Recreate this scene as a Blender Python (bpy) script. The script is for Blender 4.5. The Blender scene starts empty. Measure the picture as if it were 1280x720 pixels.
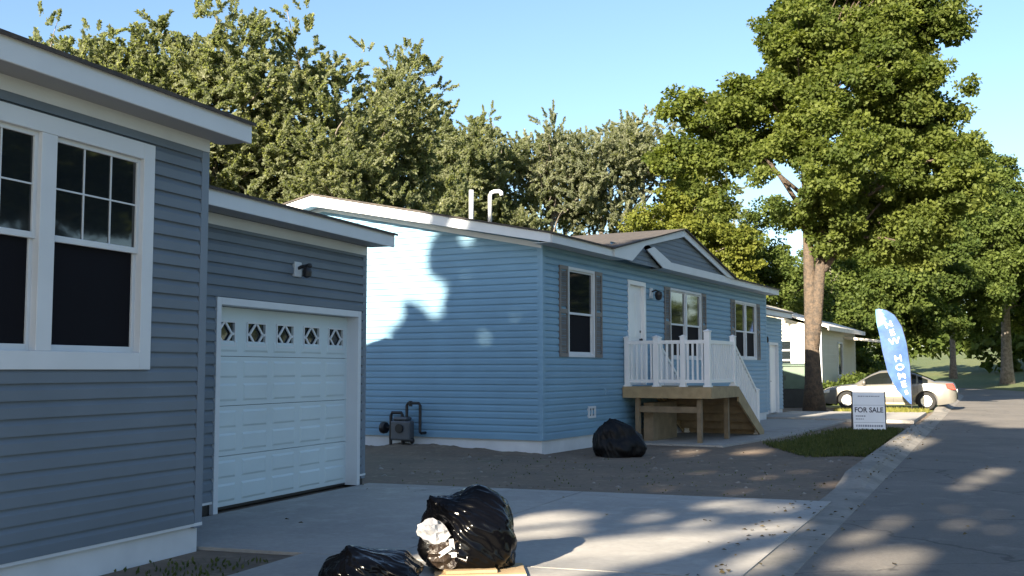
import bpy, bmesh, math, random
import numpy as np
from mathutils import Vector, Matrix
random.seed(7)
sc = bpy.context.scene
C = sc.collection
R = math.radians

# ------------------------------------------------------------------ helpers
class MB:
    """collects faces, then links them as ONE mesh object"""
    def __init__(s): s.v = []; s.f = []; s.m = []; s.cur = 0
    def add(s, verts, faces):
        o = len(s.v); s.v += [tuple(p) for p in verts]
        s.f += [tuple(i + o for i in f) for f in faces]; s.m += [s.cur] * len(faces)
    def quad(s, a, b, c, d): s.add([a, b, c, d], [(0, 1, 2, 3)])
    def tri(s, a, b, c): s.add([a, b, c], [(0, 1, 2)])
    def box(s, x0, x1, y0, y1, z0, z1, M=None):
        p = [(x, y, z) for z in (z0, z1) for y in (y0, y1) for x in (x0, x1)]
        if M is not None: p = [M @ Vector(q) for q in p]
        s.add(p, [(0, 2, 3, 1), (4, 5, 7, 6), (0, 1, 5, 4), (1, 3, 7, 5), (3, 2, 6, 7), (2, 0, 4, 6)])
    def prism(s, poly, axis, a0, a1):
        """poly: 2-D points; extruded along axis ('x','y','z')"""
        def P(p, a):
            return {'x': (a, p[0], p[1]), 'y': (p[0], a, p[1]), 'z': (p[0], p[1], a)}[axis]
        n = len(poly)
        s.add([P(p, a0) for p in poly] + [P(p, a1) for p in poly],
              [tuple(range(n))[::-1], tuple(range(n, 2 * n))] + [(i, (i + 1) % n, n + (i + 1) % n, n + i) for i in range(n)])
    def tube(s, pts, rad, n=8, cap=True):
        pts = [Vector(p) for p in pts]
        if not hasattr(rad, '__len__'): rad = [rad] * len(pts)
        vs = []; prev = None
        for i, p in enumerate(pts):
            t = (pts[min(i + 1, len(pts) - 1)] - pts[max(i - 1, 0)])
            if t.length < 1e-9: t = Vector((0, 0, 1))
            t.normalize()
            if prev is None:
                a = t.cross(Vector((0, 0, 1)))
                if a.length < .1: a = t.cross(Vector((1, 0, 0)))
                a.normalize()
            else:
                a = (prev - t * prev.dot(t))
                if a.length < 1e-6: a = t.orthogonal()
                a.normalize()
            prev = a; b = t.cross(a)
            for k in range(n):
                an = 2 * math.pi * k / n
                vs.append(p + (a * math.cos(an) + b * math.sin(an)) * rad[i])
        fs = []
        for i in range(len(pts) - 1):
            for k in range(n):
                fs.append((i * n + k, i * n + (k + 1) % n, (i + 1) * n + (k + 1) % n, (i + 1) * n + k))
        if cap:
            fs.append(tuple(range(n))[::-1]); fs.append(tuple((len(pts) - 1) * n + k for k in range(n)))
        s.add(vs, fs)
    def disc(s, c, axis, r, h, n=20, r2=None):
        c = Vector(c); a = Vector(axis).normalized()
        s.tube([c, c + a * h], [r, r if r2 is None else r2], n)
    def lathe(s, prof, c=(0, 0, 0), axis='z', n=24, cap=True):
        vs = []; fs = []
        for (r, h) in prof:
            for k in range(n):
                an = 2 * math.pi * k / n; u, w = r * math.cos(an), r * math.sin(an)
                q = {'z': (u, w, h), 'y': (u, h, w), 'x': (h, u, w)}[axis]
                vs.append((q[0] + c[0], q[1] + c[1], q[2] + c[2]))
        for i in range(len(prof) - 1):
            for k in range(n):
                fs.append((i * n + k, i * n + (k + 1) % n, (i + 1) * n + (k + 1) % n, (i + 1) * n + k))
        if cap: fs.append(tuple(range(n))[::-1]); fs.append(tuple((len(prof) - 1) * n + k for k in range(n)))
        s.add(vs, fs)
    def build(s, name, mat, parent=None, smooth=False, bevel=0, loc=None, fix=True):
        me = bpy.data.meshes.new(name); me.from_pydata(s.v, [], s.f)
        mats = mat if isinstance(mat, (list, tuple)) else [mat]
        for m in mats: me.materials.append(m)
        if len(mats) > 1: me.polygons.foreach_set('material_index', s.m)
        if fix:
            bm = bmesh.new(); bm.from_mesh(me)
            bmesh.ops.recalc_face_normals(bm, faces=bm.faces); bm.to_mesh(me); bm.free()
        if smooth: me.polygons.foreach_set('use_smooth', [True] * len(me.polygons))
        o = bpy.data.objects.new(name, me); C.objects.link(o)
        if parent is not None: o.parent = parent
        if loc is not None: o.location = loc
        if bevel:
            b = o.modifiers.new('bevel', 'BEVEL'); b.width = bevel; b.segments = 2; b.limit_method = 'ANGLE'; b.angle_limit = R(40)
        me.update()
        return o

def tag(o, label=None, cat=None, group=None, kind=None):
    if label: o['label'] = label
    if cat: o['category'] = cat
    if group: o['group'] = group
    if kind: o['kind'] = kind
    return o
def thing(name, label, cat, loc=(0, 0, 0), rz=0, group=None):
    o = bpy.data.objects.new(name, None); C.objects.link(o); o.empty_display_size = .2
    o.location = loc; o.rotation_euler = (0, 0, rz)
    return tag(o, label, cat, group)

# ------------------------------------------------------------------ materials
def mat(name, col, rough=.6, metal=0, spec=.5, noise=None, bump=None, coat=0, mottle=None):
    """noise=(scale, amount): value variation;  bump=(scale, strength, distance);  mottle=(scale, colour2, lo, hi)"""
    m = bpy.data.materials.new(name); m.use_nodes = True
    nt = m.node_tree; b = nt.nodes['Principled BSDF']
    b.inputs['Base Color'].default_value = (*col, 1); b.inputs['Roughness'].default_value = rough
    b.inputs['Metallic'].default_value = metal; b.inputs['Specular IOR Level'].default_value = spec
    b.inputs['Coat Weight'].default_value = coat
    tc = nt.nodes.new('ShaderNodeTexCoord')
    src = None
    if mottle:
        sources = mottle if isinstance(mottle, list) else [mottle]
        prev = None
        for (s_, c2, lo, hi) in sources:
            n = nt.nodes.new('ShaderNodeTexNoise'); n.inputs['Scale'].default_value = s_; n.inputs['Detail'].default_value = 6; n.inputs['Roughness'].default_value = .62
            nt.links.new(tc.outputs['Object'], n.inputs['Vector'])
            r = nt.nodes.new('ShaderNodeMapRange'); r.inputs[1].default_value = lo; r.inputs[2].default_value = hi
            nt.links.new(n.outputs['Fac'], r.inputs[0])
            mx = nt.nodes.new('ShaderNodeMix'); mx.data_type = 'RGBA'
            if prev is None: mx.inputs[6].default_value = (*col, 1)
            else: nt.links.new(prev, mx.inputs[6])
            mx.inputs[7].default_value = (*c2, 1)
            nt.links.new(r.outputs[0], mx.inputs[0]); prev = mx.outputs[2]
        src = prev
    if noise:
        n = nt.nodes.new('ShaderNodeTexNoise'); n.inputs['Scale'].default_value = noise[0]; n.inputs['Detail'].default_value = 5
        nt.links.new(tc.outputs['Object'], n.inputs['Vector'])
        r = nt.nodes.new('ShaderNodeMapRange'); r.inputs[1].default_value = .3; r.inputs[2].default_value = .7
        r.inputs[3].default_value = 1 - noise[1]; r.inputs[4].default_value = 1 + noise[1]
        nt.links.new(n.outputs['Fac'], r.inputs[0])
        v = nt.nodes.new('ShaderNodeVectorMath'); v.operation = 'SCALE'
        if src: nt.links.new(src, v.inputs[0])
        else: v.inputs[0].default_value = col
        nt.links.new(r.outputs[0], v.inputs['Scale']); src = v.outputs[0]
    if src: nt.links.new(src, b.inputs['Base Color'])
    if bump:
        n = nt.nodes.new('ShaderNodeTexNoise'); n.inputs['Scale'].default_value = bump[0]; n.inputs['Detail'].default_value = 4
        nt.links.new(tc.outputs['Object'], n.inputs['Vector'])
        bp = nt.nodes.new('ShaderNodeBump'); bp.inputs['Strength'].default_value = bump[1]; bp.inputs['Distance'].default_value = bump[2]
        nt.links.new(n.outputs['Fac'], bp.inputs['Height']); nt.links.new(bp.outputs[0], b.inputs['Normal'])
    return m

def leaf_mat(name, a, b_, trans=.35, pale=None):
    """leaf colour runs between a and b_ with a random per-leaf attribute and a soft noise"""
    m = bpy.data.materials.new(name); m.use_nodes = True; nt = m.node_tree
    nt.nodes.remove(nt.nodes['Principled BSDF']); out = nt.nodes['Material Output']
    at = nt.nodes.new('ShaderNodeAttribute'); at.attribute_name = 'tint'
    cr = nt.nodes.new('ShaderNodeValToRGB'); e = cr.color_ramp.elements
    e[0].position = 0; e[0].color = (*a, 1); e[1].position = .8; e[1].color = (*b_, 1)
    if pale: x = e.new(.97); x.color = (*pale, 1)
    nt.links.new(at.outputs['Fac'], cr.inputs[0])
    d = nt.nodes.new('ShaderNodeBsdfPrincipled'); d.inputs['Roughness'].default_value = .6; d.inputs['Specular IOR Level'].default_value = .22
    t = nt.nodes.new('ShaderNodeBsdfTranslucent')
    g = nt.nodes.new('ShaderNodeVectorMath'); g.operation = 'MULTIPLY'; g.inputs[1].default_value = (1.25, 1.3, .6)
    nt.links.new(cr.outputs[0], g.inputs[0]); nt.links.new(g.outputs[0], t.inputs['Color'])
    nt.links.new(cr.outputs[0], d.inputs['Base Color'])
    mx = nt.nodes.new('ShaderNodeMixShader'); mx.inputs[0].default_value = trans
    nt.links.new(d.outputs[0], mx.inputs[1]); nt.links.new(t.outputs[0], mx.inputs[2]); nt.links.new(mx.outputs[0], out.inputs['Surface'])
    return m

M = {}
M['slate'] = mat('slate_vinyl', (.135, .168, .205), .55, noise=(1.3, .09), spec=.35, bump=(.9, .12, .03))
M['slate_trim'] = mat('slate_trim', (.15, .19, .24), .5, noise=(1.5, .05))
M['blue'] = mat('blue_vinyl', (.165, .305, .425), .5, noise=(1.1, .07), spec=.4, bump=(.9, .12, .03))
M['blue_trim'] = mat('blue_trim', (.18, .325, .45), .5, noise=(1.5, .04))
M['white'] = mat('white_paint', (.60, .63, .66), .45, noise=(2.5, .04))
M['white_vinyl'] = mat('white_vinyl', (.78, .79, .80), .35, noise=(3, .03))
M['door_white'] = mat('door_white', (.53, .62, .65), .45, noise=(1.5, .04))
M['soffit'] = mat('soffit_grey', (.30, .31, .32), .6)
M['skirt'] = mat('skirting', (.62, .64, .66), .6, noise=(2, .10), bump=(30, .15, .004))
M['shutter'] = mat('taupe_shutter', (.16, .145, .135), .55, noise=(4, .05))
M['shingle'] = mat('grey_shingle', (.046, .042, .04), .9, mottle=(9, (.085, .07, .06), .4, .65), bump=(40, .5, .01))
M['glass'] = mat('window_glass', (.012, .016, .018), .04, spec=.9, bump=(1.6, .05, .02))
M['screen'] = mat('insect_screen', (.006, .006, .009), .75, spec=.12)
M['black'] = mat('black_metal', (.012, .012, .014), .45)
M['grey_metal'] = mat('grey_metal', (.10, .11, .125), .5, metal=.3, noise=(8, .1))
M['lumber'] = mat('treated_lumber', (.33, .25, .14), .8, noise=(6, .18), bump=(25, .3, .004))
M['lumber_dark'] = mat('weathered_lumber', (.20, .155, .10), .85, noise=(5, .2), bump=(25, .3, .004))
M['concrete'] = mat('concrete', (.34, .325, .30), .85, mottle=[(.5, (.28, .27, .25), .42, .62), (3.2, (.39, .375, .345), .52, .72)], noise=(22, .07), bump=(90, .25, .003))
M['kerb'] = mat('kerb_concrete', (.26, .24, .21), .85, mottle=[(1.2, (.17, .16, .14), .42, .62)], noise=(18, .10), bump=(70, .3, .004))
M['asphalt'] = mat('worn_asphalt', (.165, .15, .132), .85, mottle=[(.35, (.12, .112, .10), .40, .62), (2.3, (.21, .19, .165), .55, .75), (.9, (.10, .095, .09), .60, .68)], noise=(45, .14), bump=(120, .5, .004))
M['dirt'] = mat('bare_dirt', (.175, .128, .09), .95, mottle=[(.7, (.135, .103, .075), .42, .6), (3.5, (.25, .19, .13), .55, .72), (.9, (.10, .11, .055), .62, .74)], noise=(14, .12), bump=(9, .45, .03))
M['grassground'] = mat('mown_grass', (.075, .105, .03), .95, mottle=[(.12, (.11, .125, .04), .4, .62), (1.7, (.055, .085, .025), .5, .7)], noise=(9, .25), bump=(30, .8, .04))
M['bark'] = mat('bark', (.088, .064, .045), .95, mottle=[(7, (.05, .04, .032), .42, .6)], noise=(18, .2), bump=(14, 1, .04))
M['bark_grey'] = mat('grey_bark', (.21, .185, .16), .95, mottle=[(5, (.12, .105, .09), .42, .6)], noise=(18, .2), bump=(14, 1, .04))

def add_cracks(m, scale, width, amount):
    nt = m.node_tree; b = nt.nodes['Principled BSDF']; src = b.inputs['Base Color'].links[0].from_socket
    tc = nt.nodes.new('ShaderNodeTexCoord'); n = nt.nodes.new('ShaderNodeTexNoise'); n.inputs['Scale'].default_value = 1.3; n.inputs['Detail'].default_value = 5
    nt.links.new(tc.outputs['Object'], n.inputs['Vector'])
    a = nt.nodes.new('ShaderNodeVectorMath'); a.operation = 'MULTIPLY_ADD'; a.inputs[1].default_value = (.9, .9, 0)
    nt.links.new(n.outputs['Color'], a.inputs[0]); nt.links.new(tc.outputs['Object'], a.inputs[2])
    v = nt.nodes.new('ShaderNodeTexVoronoi'); v.feature = 'DISTANCE_TO_EDGE'; v.inputs['Scale'].default_value = scale
    nt.links.new(a.outputs[0], v.inputs['Vector'])
    r = nt.nodes.new('ShaderNodeMapRange'); r.inputs[1].default_value = 0; r.inputs[2].default_value = width; r.inputs[3].default_value = 1 - amount; r.inputs[4].default_value = 1
    nt.links.new(v.outputs['Distance'], r.inputs[0])
    k = nt.nodes.new('ShaderNodeVectorMath'); k.operation = 'SCALE'; nt.links.new(src, k.inputs[0]); nt.links.new(r.outputs[0], k.inputs['Scale'])
    nt.links.new(k.outputs[0], b.inputs['Base Color'])
add_cracks(M['asphalt'], .32, .006, .55)
add_cracks(M['concrete'], .22, .003, .35)
# ------------------------------------------------------------------ world + camera
SUN_EL, SUN_DIR = 20.0, Vector((-.49, -.872, 0)).normalized()
w = bpy.data.worlds.new('World'); sc.world = w; w.use_nodes = True
nt = w.node_tree; bg = nt.nodes['Background']
sky = nt.nodes.new('ShaderNodeTexSky'); sky.sky_type = 'NISHITA'; sky.sun_disc = False
sky.sun_elevation = R(SUN_EL); sky.sun_rotation = math.atan2(SUN_DIR.x, SUN_DIR.y)
sky.altitude = 100; sky.air_density = 1.0; sky.dust_density = .9; sky.ozone_density = 2.7
nt.links.new(sky.outputs[0], bg.inputs['Color']); bg.inputs['Strength'].default_value = .055
sd = bpy.data.lights.new('sun', 'SUN'); sd.energy = 5.0; sd.angle = R(.53); sd.color = (1, .87, .68)
so = bpy.data.objects.new('sun', sd); C.objects.link(so); so.location = (-20, -30, 30)
sv = Vector((SUN_DIR.x * math.cos(R(SUN_EL)), SUN_DIR.y * math.cos(R(SUN_EL)), math.sin(R(SUN_EL))))
so.rotation_euler = (-sv).to_track_quat('-Z', 'Y').to_euler()

cd = bpy.data.cameras.new('camera'); cam = bpy.data.objects.new('camera', cd); C.objects.link(cam)
cd.sensor_width = 36; cd.lens = 36 * 1350 / 1280; cd.clip_start = .05; cd.clip_end = 4000
cam.location = (0, 0, 1.47); cam.rotation_euler = (R(90) + math.atan(102 / 1350), 0, 0)
sc.camera = cam
sc.view_settings.view_transform = 'Standard'; sc.view_settings.look = 'None'
sc.view_settings.exposure = 2.26; sc.view_settings.gamma = 1
sc.cycles.max_bounces = 6; sc.cycles.transparent_max_bounces = 6

# ------------------------------------------------------------------ setting
ROAD_U = Vector((.4035, .915)); ROAD_N = Vector((.915, -.4035))      # N points right
def road_path(off):
    """polyline of the street at a sideways offset from its left edge"""
    pts = []; p = Vector((-1.69, 0)) + ROAD_N * 2.75; h = math.atan2(ROAD_U.y, ROAD_U.x)
    q = p - ROAD_U * 90
    s = 0
    while s < 330:
        if s > 90 + 62: h += .35 / 14 * (1 if s < 90 + 140 else 0)
        t = Vector((math.cos(h), math.sin(h))); n = Vector((t.y, -t.x))
        pts.append((q + n * (off - 2.75), s - 90)); q = q + t * 2; s += 2
    return pts
ctr = [p for p, s in road_path(2.75)]
def road_dist(x, y):
    """signed distance from street centre line: >0 right of it"""
    best = 1e9; sg = 1
    for i in range(len(ctr) - 1):
        a = ctr[i]; d = ctr[i + 1] - a; r = Vector((x, y)) - a
        t = max(0, min(1, r.dot(d) / d.dot(d))); e = r - d * t
        if e.length < best: best = e.length; sg = 1 if d.x * r.y - d.y * r.x < 0 else -1
    return best * sg
def ground_h(x, y):
    d = road_dist(x, y)
    if d < 5 or y < 40: return 0.0
    k = min(1, max(0, (y - 40) / 40))
    return k * min(5.0, .075 * (d - 5))

def axis(lo, hi, step, far):
    a = list(np.arange(lo, hi + .01, step)); return [-far, -far / 3] + a + [far / 3, far]
xs = axis(-80, 140, 4, 1800); ys = axis(-100, 220, 4, 1800)
mb = MB(); nx = len(xs)
mb.v = [(x, y, ground_h(x, y) if (-80 <= x <= 140 and -100 <= y <= 220) else (5.0 if x > 80 and y > 80 else 0)) for y in ys for x in xs]
for j in range(len(ys) - 1):
    for i in range(nx - 1):
        mb.f.append((j * nx + i, j * nx + i + 1, (j + 1) * nx + i + 1, (j + 1) * nx + i)); mb.m.append(0)
tag(mb.build('ground', M['grassground'], smooth=True), kind='structure')

mb = MB(); A = road_path(0); B = road_path(5.5)
for i in range(len(A) - 1):
    a, b = A[i][0], A[i + 1][0]; c, d = B[i + 1][0], B[i][0]
    mb.quad((*a, .008), (*d, .008), (*c, .008), (*b, .008))
tag(mb.build('road', M['asphalt']), kind='structure')

# dirt yard round the two houses, with a ragged edge
def ragged(poly, step=.35, amp=.12, seed=1):
    rnd = random.Random(seed); out = []
    for i, a in enumerate(poly):
        b = poly[(i + 1) % len(poly)]; L = math.hypot(b[0] - a[0], b[1] - a[1]); n = max(1, int(L / step))
        for k in range(n):
            t = k / n; out.append((a[0] + (b[0] - a[0]) * t + rnd.uniform(-amp, amp), a[1] + (b[1] - a[1]) * t + rnd.uniform(-amp, amp)))
    return out
def sheet(name, poly, z, m, kind='structure', depth=0):
    mb = MB()
    if depth: mb.prism(poly, 'z', z - depth, z)
    else: mb.add([(x, y, z) for x, y in poly], [tuple(range(len(poly)))])
    o = mb.build(name, m); tag(o, kind=kind); return o
sheet('dirt', ragged([(-16, -14), (-7.6, -14), (-1.8, -.2), (10.7, 28.1), (14.6, 37), (13.2, 41), (8, 46), (-16, 34)], .5, .06, 3), .004, M['dirt'])
# gentle mounds of soil against the blue house and in the middle of the yard
def heightpatch(name, poly_fn, x0, x1, y0, y1, n, m):
    mb = MB(); k = n + 1
    for j in range(k):
        for i in range(k):
            x = x0 + (x1 - x0) * i / n; y = y0 + (y1 - y0) * j / n
            mb.v.append((x, y, poly_fn(x, y)))
    for j in range(n):
        for i in range(n):
            mb.f.append((j * k + i, j * k + i + 1, (j + 1) * k + i + 1, (j + 1) * k + i)); mb.m.append(0)
    return mb.build(name, m, smooth=True)

def soil_bank(label):
    from mathutils import noise as N
    mb = MB(); nx_, ny_ = 24, 90
    for j in range(ny_ + 1):
        y = -.4 + 6.4 * j / ny_
        for i in range(nx_ + 1):
            x = -1.5 + 1.53 * i / nx_
            t = max(0, 1 + x / 1.5); f = t * t * (3 - 2 * t)
            e = min(1, max(0, (y + .4) / .7)) * min(1, (6.0 - y) / .6)
            z = f * e * (.035 + .085 * math.exp(-((y - 2.3) / 1.0) ** 2) + .05 * N.noise(Vector((x * 2.2, y * 2.2, 1))) + .025 * N.noise(Vector((x * 7, y * 7, 4)))) - .01 * (1 - f)
            mb.v.append((x, y, z))
    for j in range(ny_):
        for i in range(nx_): a = j * (nx_ + 1) + i; mb.f.append((a, a + 1, a + nx_ + 2, a + nx_ + 1)); mb.m.append(0)
    o = mb.build('soil', M['dirt'], smooth=True); tag(o, kind='structure'); o.location = (.5235, 18.7637, 0); o.rotation_euler = (0, 0, R(61.60))
soil_bank('')
# curb: rolled profile, dropped at the two driveways
def kerb_h(Y):
    def st(a, b, v): t = max(0, min(1, (v - a) / (b - a))); return t * t * (3 - 2 * t)
    up = st(13.2, 14.2, Y) * (1 - st(26.6, 28, Y)) + st(36, 37.5, Y) * (1 - st(70, 72, Y))
    up += 1 - st(1, 3, Y)
    return .018 + .12 * up
mb = MB(); prof = [(.32, -.02, 0), (.30, .02, 0), (.10, .05, .35), (-.02, .06, 1), (-.30, .06, 1), (-.36, .0, 0)]
fine = []
base = road_path(0)
s = -60
def road_at(s, off):
    i = int((s + 90) / 2); i = max(0, min(len(base) - 2, i)); t = (s + 90) / 2 - i
    a, b = base[i][0], base[i + 1][0]; d = (b - a).normalized(); n = Vector((d.y, -d.x))
    return a + (b - a) * t + n * off
while s < 120: fine.append(s); s += .5 if -5 < s < 60 else 2
for i, s in enumerate(fine):
    c = road_at(s, 0); h = kerb_h(c.y)
    for (o_, b_, k) in [(.24, -.02, 0), (.22, .012, 0), (.10, .016, .40), (.02, .018, .92), (-.05, .018, 1), (-.22, .018, 1), (-.30, -.02, 0)]:
        p = road_at(s, o_); mb.v.append((p.x, p.y, b_ + k * max(0, h - .018)))
for i in range(len(fine) - 1):
    for k in range(6): mb.f.append((i * 7 + k, i * 7 + k + 1, (i + 1) * 7 + k + 1, (i + 1) * 7 + k)); mb.m.append(0)
tag(mb.build('kerb', M['kerb']), kind='structure')

# ---- house frames:  local x along the street front, local y into the house
LO, LA = Vector((-2.5346, 8.8647, 0)), R(69.36)
BO, BA = Vector((.5235, 18.7637, 0)), R(61.60)
def fr(O, A):
    d = Vector((math.cos(A), math.sin(A), 0)); n = Vector((-d.y, d.x, 0))
    return lambda x, y, z=0: O + d * x + n * y + Vector((0, 0, z))
LW, BW = fr(LO, LA), fr(BO, BA)

# driveway of the grey house: slabs with open joints
def slab(mb, pts, z=.03):
    mb.prism([(p[0], p[1]) for p in pts], 'z', -.05, z)
def lerp(a, b, t): return (a[0] + (b[0] - a[0]) * t, a[1] + (b[1] - a[1]) * t)
mb = MB()
kN, kF = road_at(-10, -.36), None
f0 = LW(4.98, 1.12); f1 = Vector((3.36, 11.80, 0)); n0 = LW(.02, 1.12); n1 = LW(0.0, -1.05); n2 = LW(0.05, -5.0)
def grid4(mb, a, b, c, d, nu, nv, gap=.012, z=.03):
    """slabs in the quad a-b-c-d (a->b is u, a->d is v)"""
    for i in range(nu):
        for j in range(nv):
            def P(u, v): return lerp(lerp(a, b, u), lerp(d, c, u), v)
            L1 = math.hypot(b[0] - a[0], b[1] - a[1]); L2 = math.hypot(d[0] - a[0], d[1] - a[1]); gu, gv = gap / L1 / 2, gap / L2 / 2
            u0, u1, v0, v1 = i / nu + gu, (i + 1) / nu - gu, j / nv + gv, (j + 1) / nv - gv
            slab(mb, [P(u0, v0), P(u1, v0), P(u1, v1), P(u0, v1)], z)
curbF = road_at((11.80 + .15) / .915, -.37); 
def on_kerb(Y): 
    p = road_at(Y / .915, -.08); return (p.x, p.y)
grid4(mb, (n0.x, n0.y), on_kerb(7.55), on_kerb(11.95), (f0.x, f0.y), 2, 1)
p1 = (LW(0.0, -1.12).x, LW(0.0, -1.12).y); p2 = (LW(-9.5, -.93).x, LW(-9.5, -.93).y)
# apron in front of the house side, reaching towards the camera
e0 = lerp((n0.x, n0.y), on_kerb(7.55), .375)
grid4(mb, e0, on_kerb(7.53), on_kerb(-3.0), p2, 2, 3)
tag(mb.build('driveway', M['concrete']), kind='structure')

# driveway of the blue house and the walk beside its porch
mb = MB()
g0 = BW(14.75, .55); g1 = BW(19.6, .55); kk0 = road_at(29.4 / .915, -.37); kk1 = road_at(35.2 / .915, -.37)
grid4(mb, (g0.x, g0.y), (kk0.x, kk0.y), (kk1.x, kk1.y), (g1.x, g1.y), 2, 2, z=.09)
tag(mb.build('side_driveway', M['concrete']), kind='structure')
mb = MB(); q = [BW(3.2, -2.2), BW(8.2, -2.5), BW(14.6, -2.2), BW(14.6, -.05), BW(3.2, -.05)]
a, b, c, d, e = [(p.x, p.y) for p in q]
slab(mb, [a, b, lerp(e, d, .44), e], .04); slab(mb, [lerp(b, c, .003), c, d, lerp(e, d, .443)], .045)
tag(mb.build('path', M['concrete']), kind='structure')

# ------------------------------------------------------------------ siding
def siding(mb, O, U, N, u0, u1, z0, z1, h, openings=(), clip=None, out=.023, phase=0.0):
    """real lap courses on a wall; openings = (u0,u1,z0,z1) left free; clip(z) -> (umin,umax)"""
    O, U, N = Vector(O), Vector(U), Vector(N)
    def P(u, z, o_): q = O + U * u + N * o_; return (q.x, q.y, z)
    prof = [(0, out), (.60, out * .92), (.84, out * .30), (1, out * .10)]
    def off(t):
        for (a, oa), (b, ob) in zip(prof, prof[1:]):
            if t <= b + 1e-9: return oa + (ob - oa) * (t - a) / (b - a)
        return prof[-1][1]
    k = 0; zb = z0 - phase
    while zb < z1 - 1e-4:
        zt = zb + h
        cuts = {max(zb, z0), min(zt, z1), zb + .60 * h, zb + .84 * h}
        for (_, _, a, b) in openings: cuts |= {a, b}
        cuts = sorted(c for c in cuts if max(zb, z0) - 1e-6 <= c <= min(zt, z1) + 1e-6)
        for a, b in zip(cuts, cuts[1:]):
            if b - a < 1e-4: continue
            segs = [(u0, u1)]
            for (oa, ob, za, zb2) in openings:
                if za < (a + b) / 2 < zb2:
                    ns = []
                    for (s0, s1) in segs:
                        if ob <= s0 or oa >= s1: ns.append((s0, s1)); continue
                        if oa > s0: ns.append((s0, oa))
                        if ob < s1: ns.append((ob, s1))
                    segs = ns
            oa_, ob_ = off((a - zb) / h), off((b - zb) / h)
            for (s0, s1) in segs:
                l0, r0, l1, r1 = s0, s1, s0, s1
                if clip:
                    ca, cb = clip(a), clip(b)
                    l0, r0, l1, r1 = max(s0, ca[0]), min(s1, ca[1]), max(s0, cb[0]), min(s1, cb[1])
                    if r0 - l0 < .005: continue
                    if r1 < l1: l1 = r1 = (l1 + r1) / 2
                mb.quad(P(l0, a, oa_), P(r0, a, oa_), P(r1, b, ob_), P(l1, b, ob_))
                if abs(a - zb) < 1e-6:
                    mb.quad(P(l0, a, 0), P(r0, a, 0), P(r0, a, out), P(l0, a, out))
        zb = zt

def window(parent, x0, x1, z0, z1, y, units=1, trim=.07, outer=.03, grid=(0, 0), mull=.06, rail=None, deep=.06, name='window', sash=.03):
    """double-hung unit(s) in a wall plane y (outward = -y): trim frame, sash rails, glass above, screen below, muntins"""
    f = MB(); yo = y - outer; yi = y + deep
    f.box(x0, x0 + trim, yo, yi, z0, z1); f.box(x1 - trim, x1, yo, yi, z0, z1)
    f.box(x0 + trim, x1 - trim, yo, yi, z0, z0 + trim); f.box(x0 + trim, x1 - trim, yo, yi, z1 - trim, z1)
    W = (x1 - x0 - 2 * trim - mull * (units - 1)) / units
    zm = (z0 + z1) / 2 if rail is None else rail
    for k in range(1, units):
        a = x0 + trim + k * W + (k - 1) * mull; f.box(a, a + mull, yo + .004, yi, z0 + trim, z1 - trim)
    fo = f.build(name, M['white'], parent, bevel=.004)
    for k in range(units):
        a = x0 + trim + k * (W + mull); b = a + W
        s_ = MB()       # sashes: upper one nearer the outside
        zt, zb_ = z1 - trim, z0 + trim
        for (c, d, yy) in ((zm - .02, zt, y - .004), (zb_, zm + .02, y + .018)):
            s_.box(a, a + sash, yy, yy + .03, c, d); s_.box(b - sash, b, yy, yy + .03, c, d)
            s_.box(a + sash, b - sash, yy, yy + .03, c, c + sash + .012); s_.box(a + sash, b - sash, yy, yy + .03, d - sash, d)
        s_.build('sash', M['white'], fo, bevel=.003)
        g = MB(); g.box(a + sash, b - sash, y + .012, y + .018, zm + .022, zt - sash); g.build('pane', M['glass'], fo)
        g = MB(); g.box(a + sash, b - sash, y + .034, y + .04, zb_ + sash + .012, zm - .008); g.build('insect_screen', M['screen'], fo)
        if grid[0]:
            m_ = MB(); c0, c1 = zm + .022, zt - sash; w0, w1 = a + sash, b - sash
            for i in range(1, grid[0]): t = w0 + (w1 - w0) * i / grid[0]; m_.box(t - .0055, t + .0055, y + .004, y + .012, c0, c1)
            for j in range(1, grid[1]): t = c0 + (c1 - c0) * j / grid[1]; m_.box(w0, w1, y + .003, y + .0115, t - .0055, t + .0055)
            m_.build('muntin', M['white'], fo)
    return fo

X, Y_, Z_ = Vector((1, 0, 0)), Vector((0, 1, 0)), Vector((0, 0, 1))
# ================================================================== GREY HOUSE with attached garage
gh = thing('grey_house', 'slate grey clapboard house with attached garage and white window trim, closest to the camera', 'house', LO, LA)
LEN, DEP = 10.0, 8.4
wins = [(-2.83, -.69, 1.47, 3.185), (-7.4, -5.4, 1.47, 3.185)]
mb = MB(); h = .114; LAP = .026
siding(mb, (0, 0, 0), X, -Y_, -LEN, -.096, .24, 3.36, h, [(a + .02, b - .02, c + .02, d - .02) for a, b, c, d in wins], out=LAP)
siding(mb, (0, 0, 0), Y_, X, .05, DEP, .24, 3.36, h)
siding(mb, (0, DEP, 0), X, Y_, -LEN, 0, .24, 3.36, h)
gcl = lambda z: (0, DEP) if z < 3.36 else ((z - 3.36) / .25, DEP - (z - 3.36) / .25)
siding(mb, (-LEN, 0, 0), Y_, -X, 0, DEP, .24, 4.39, h, clip=gcl)
siding(mb, (0, 0, 0), Y_, X, 0, DEP, 3.36, 4.39, h, clip=gcl)
mb.build('wall', M['slate'], gh)
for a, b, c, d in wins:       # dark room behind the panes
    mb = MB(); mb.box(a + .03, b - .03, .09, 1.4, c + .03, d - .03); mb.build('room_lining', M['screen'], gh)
mb = MB(); mb.box(-.085, .012, -.02, .10, .2, 3.36); mb.build('corner_post', M['slate_trim'], gh, bevel=.004)
mb = MB()
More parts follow.
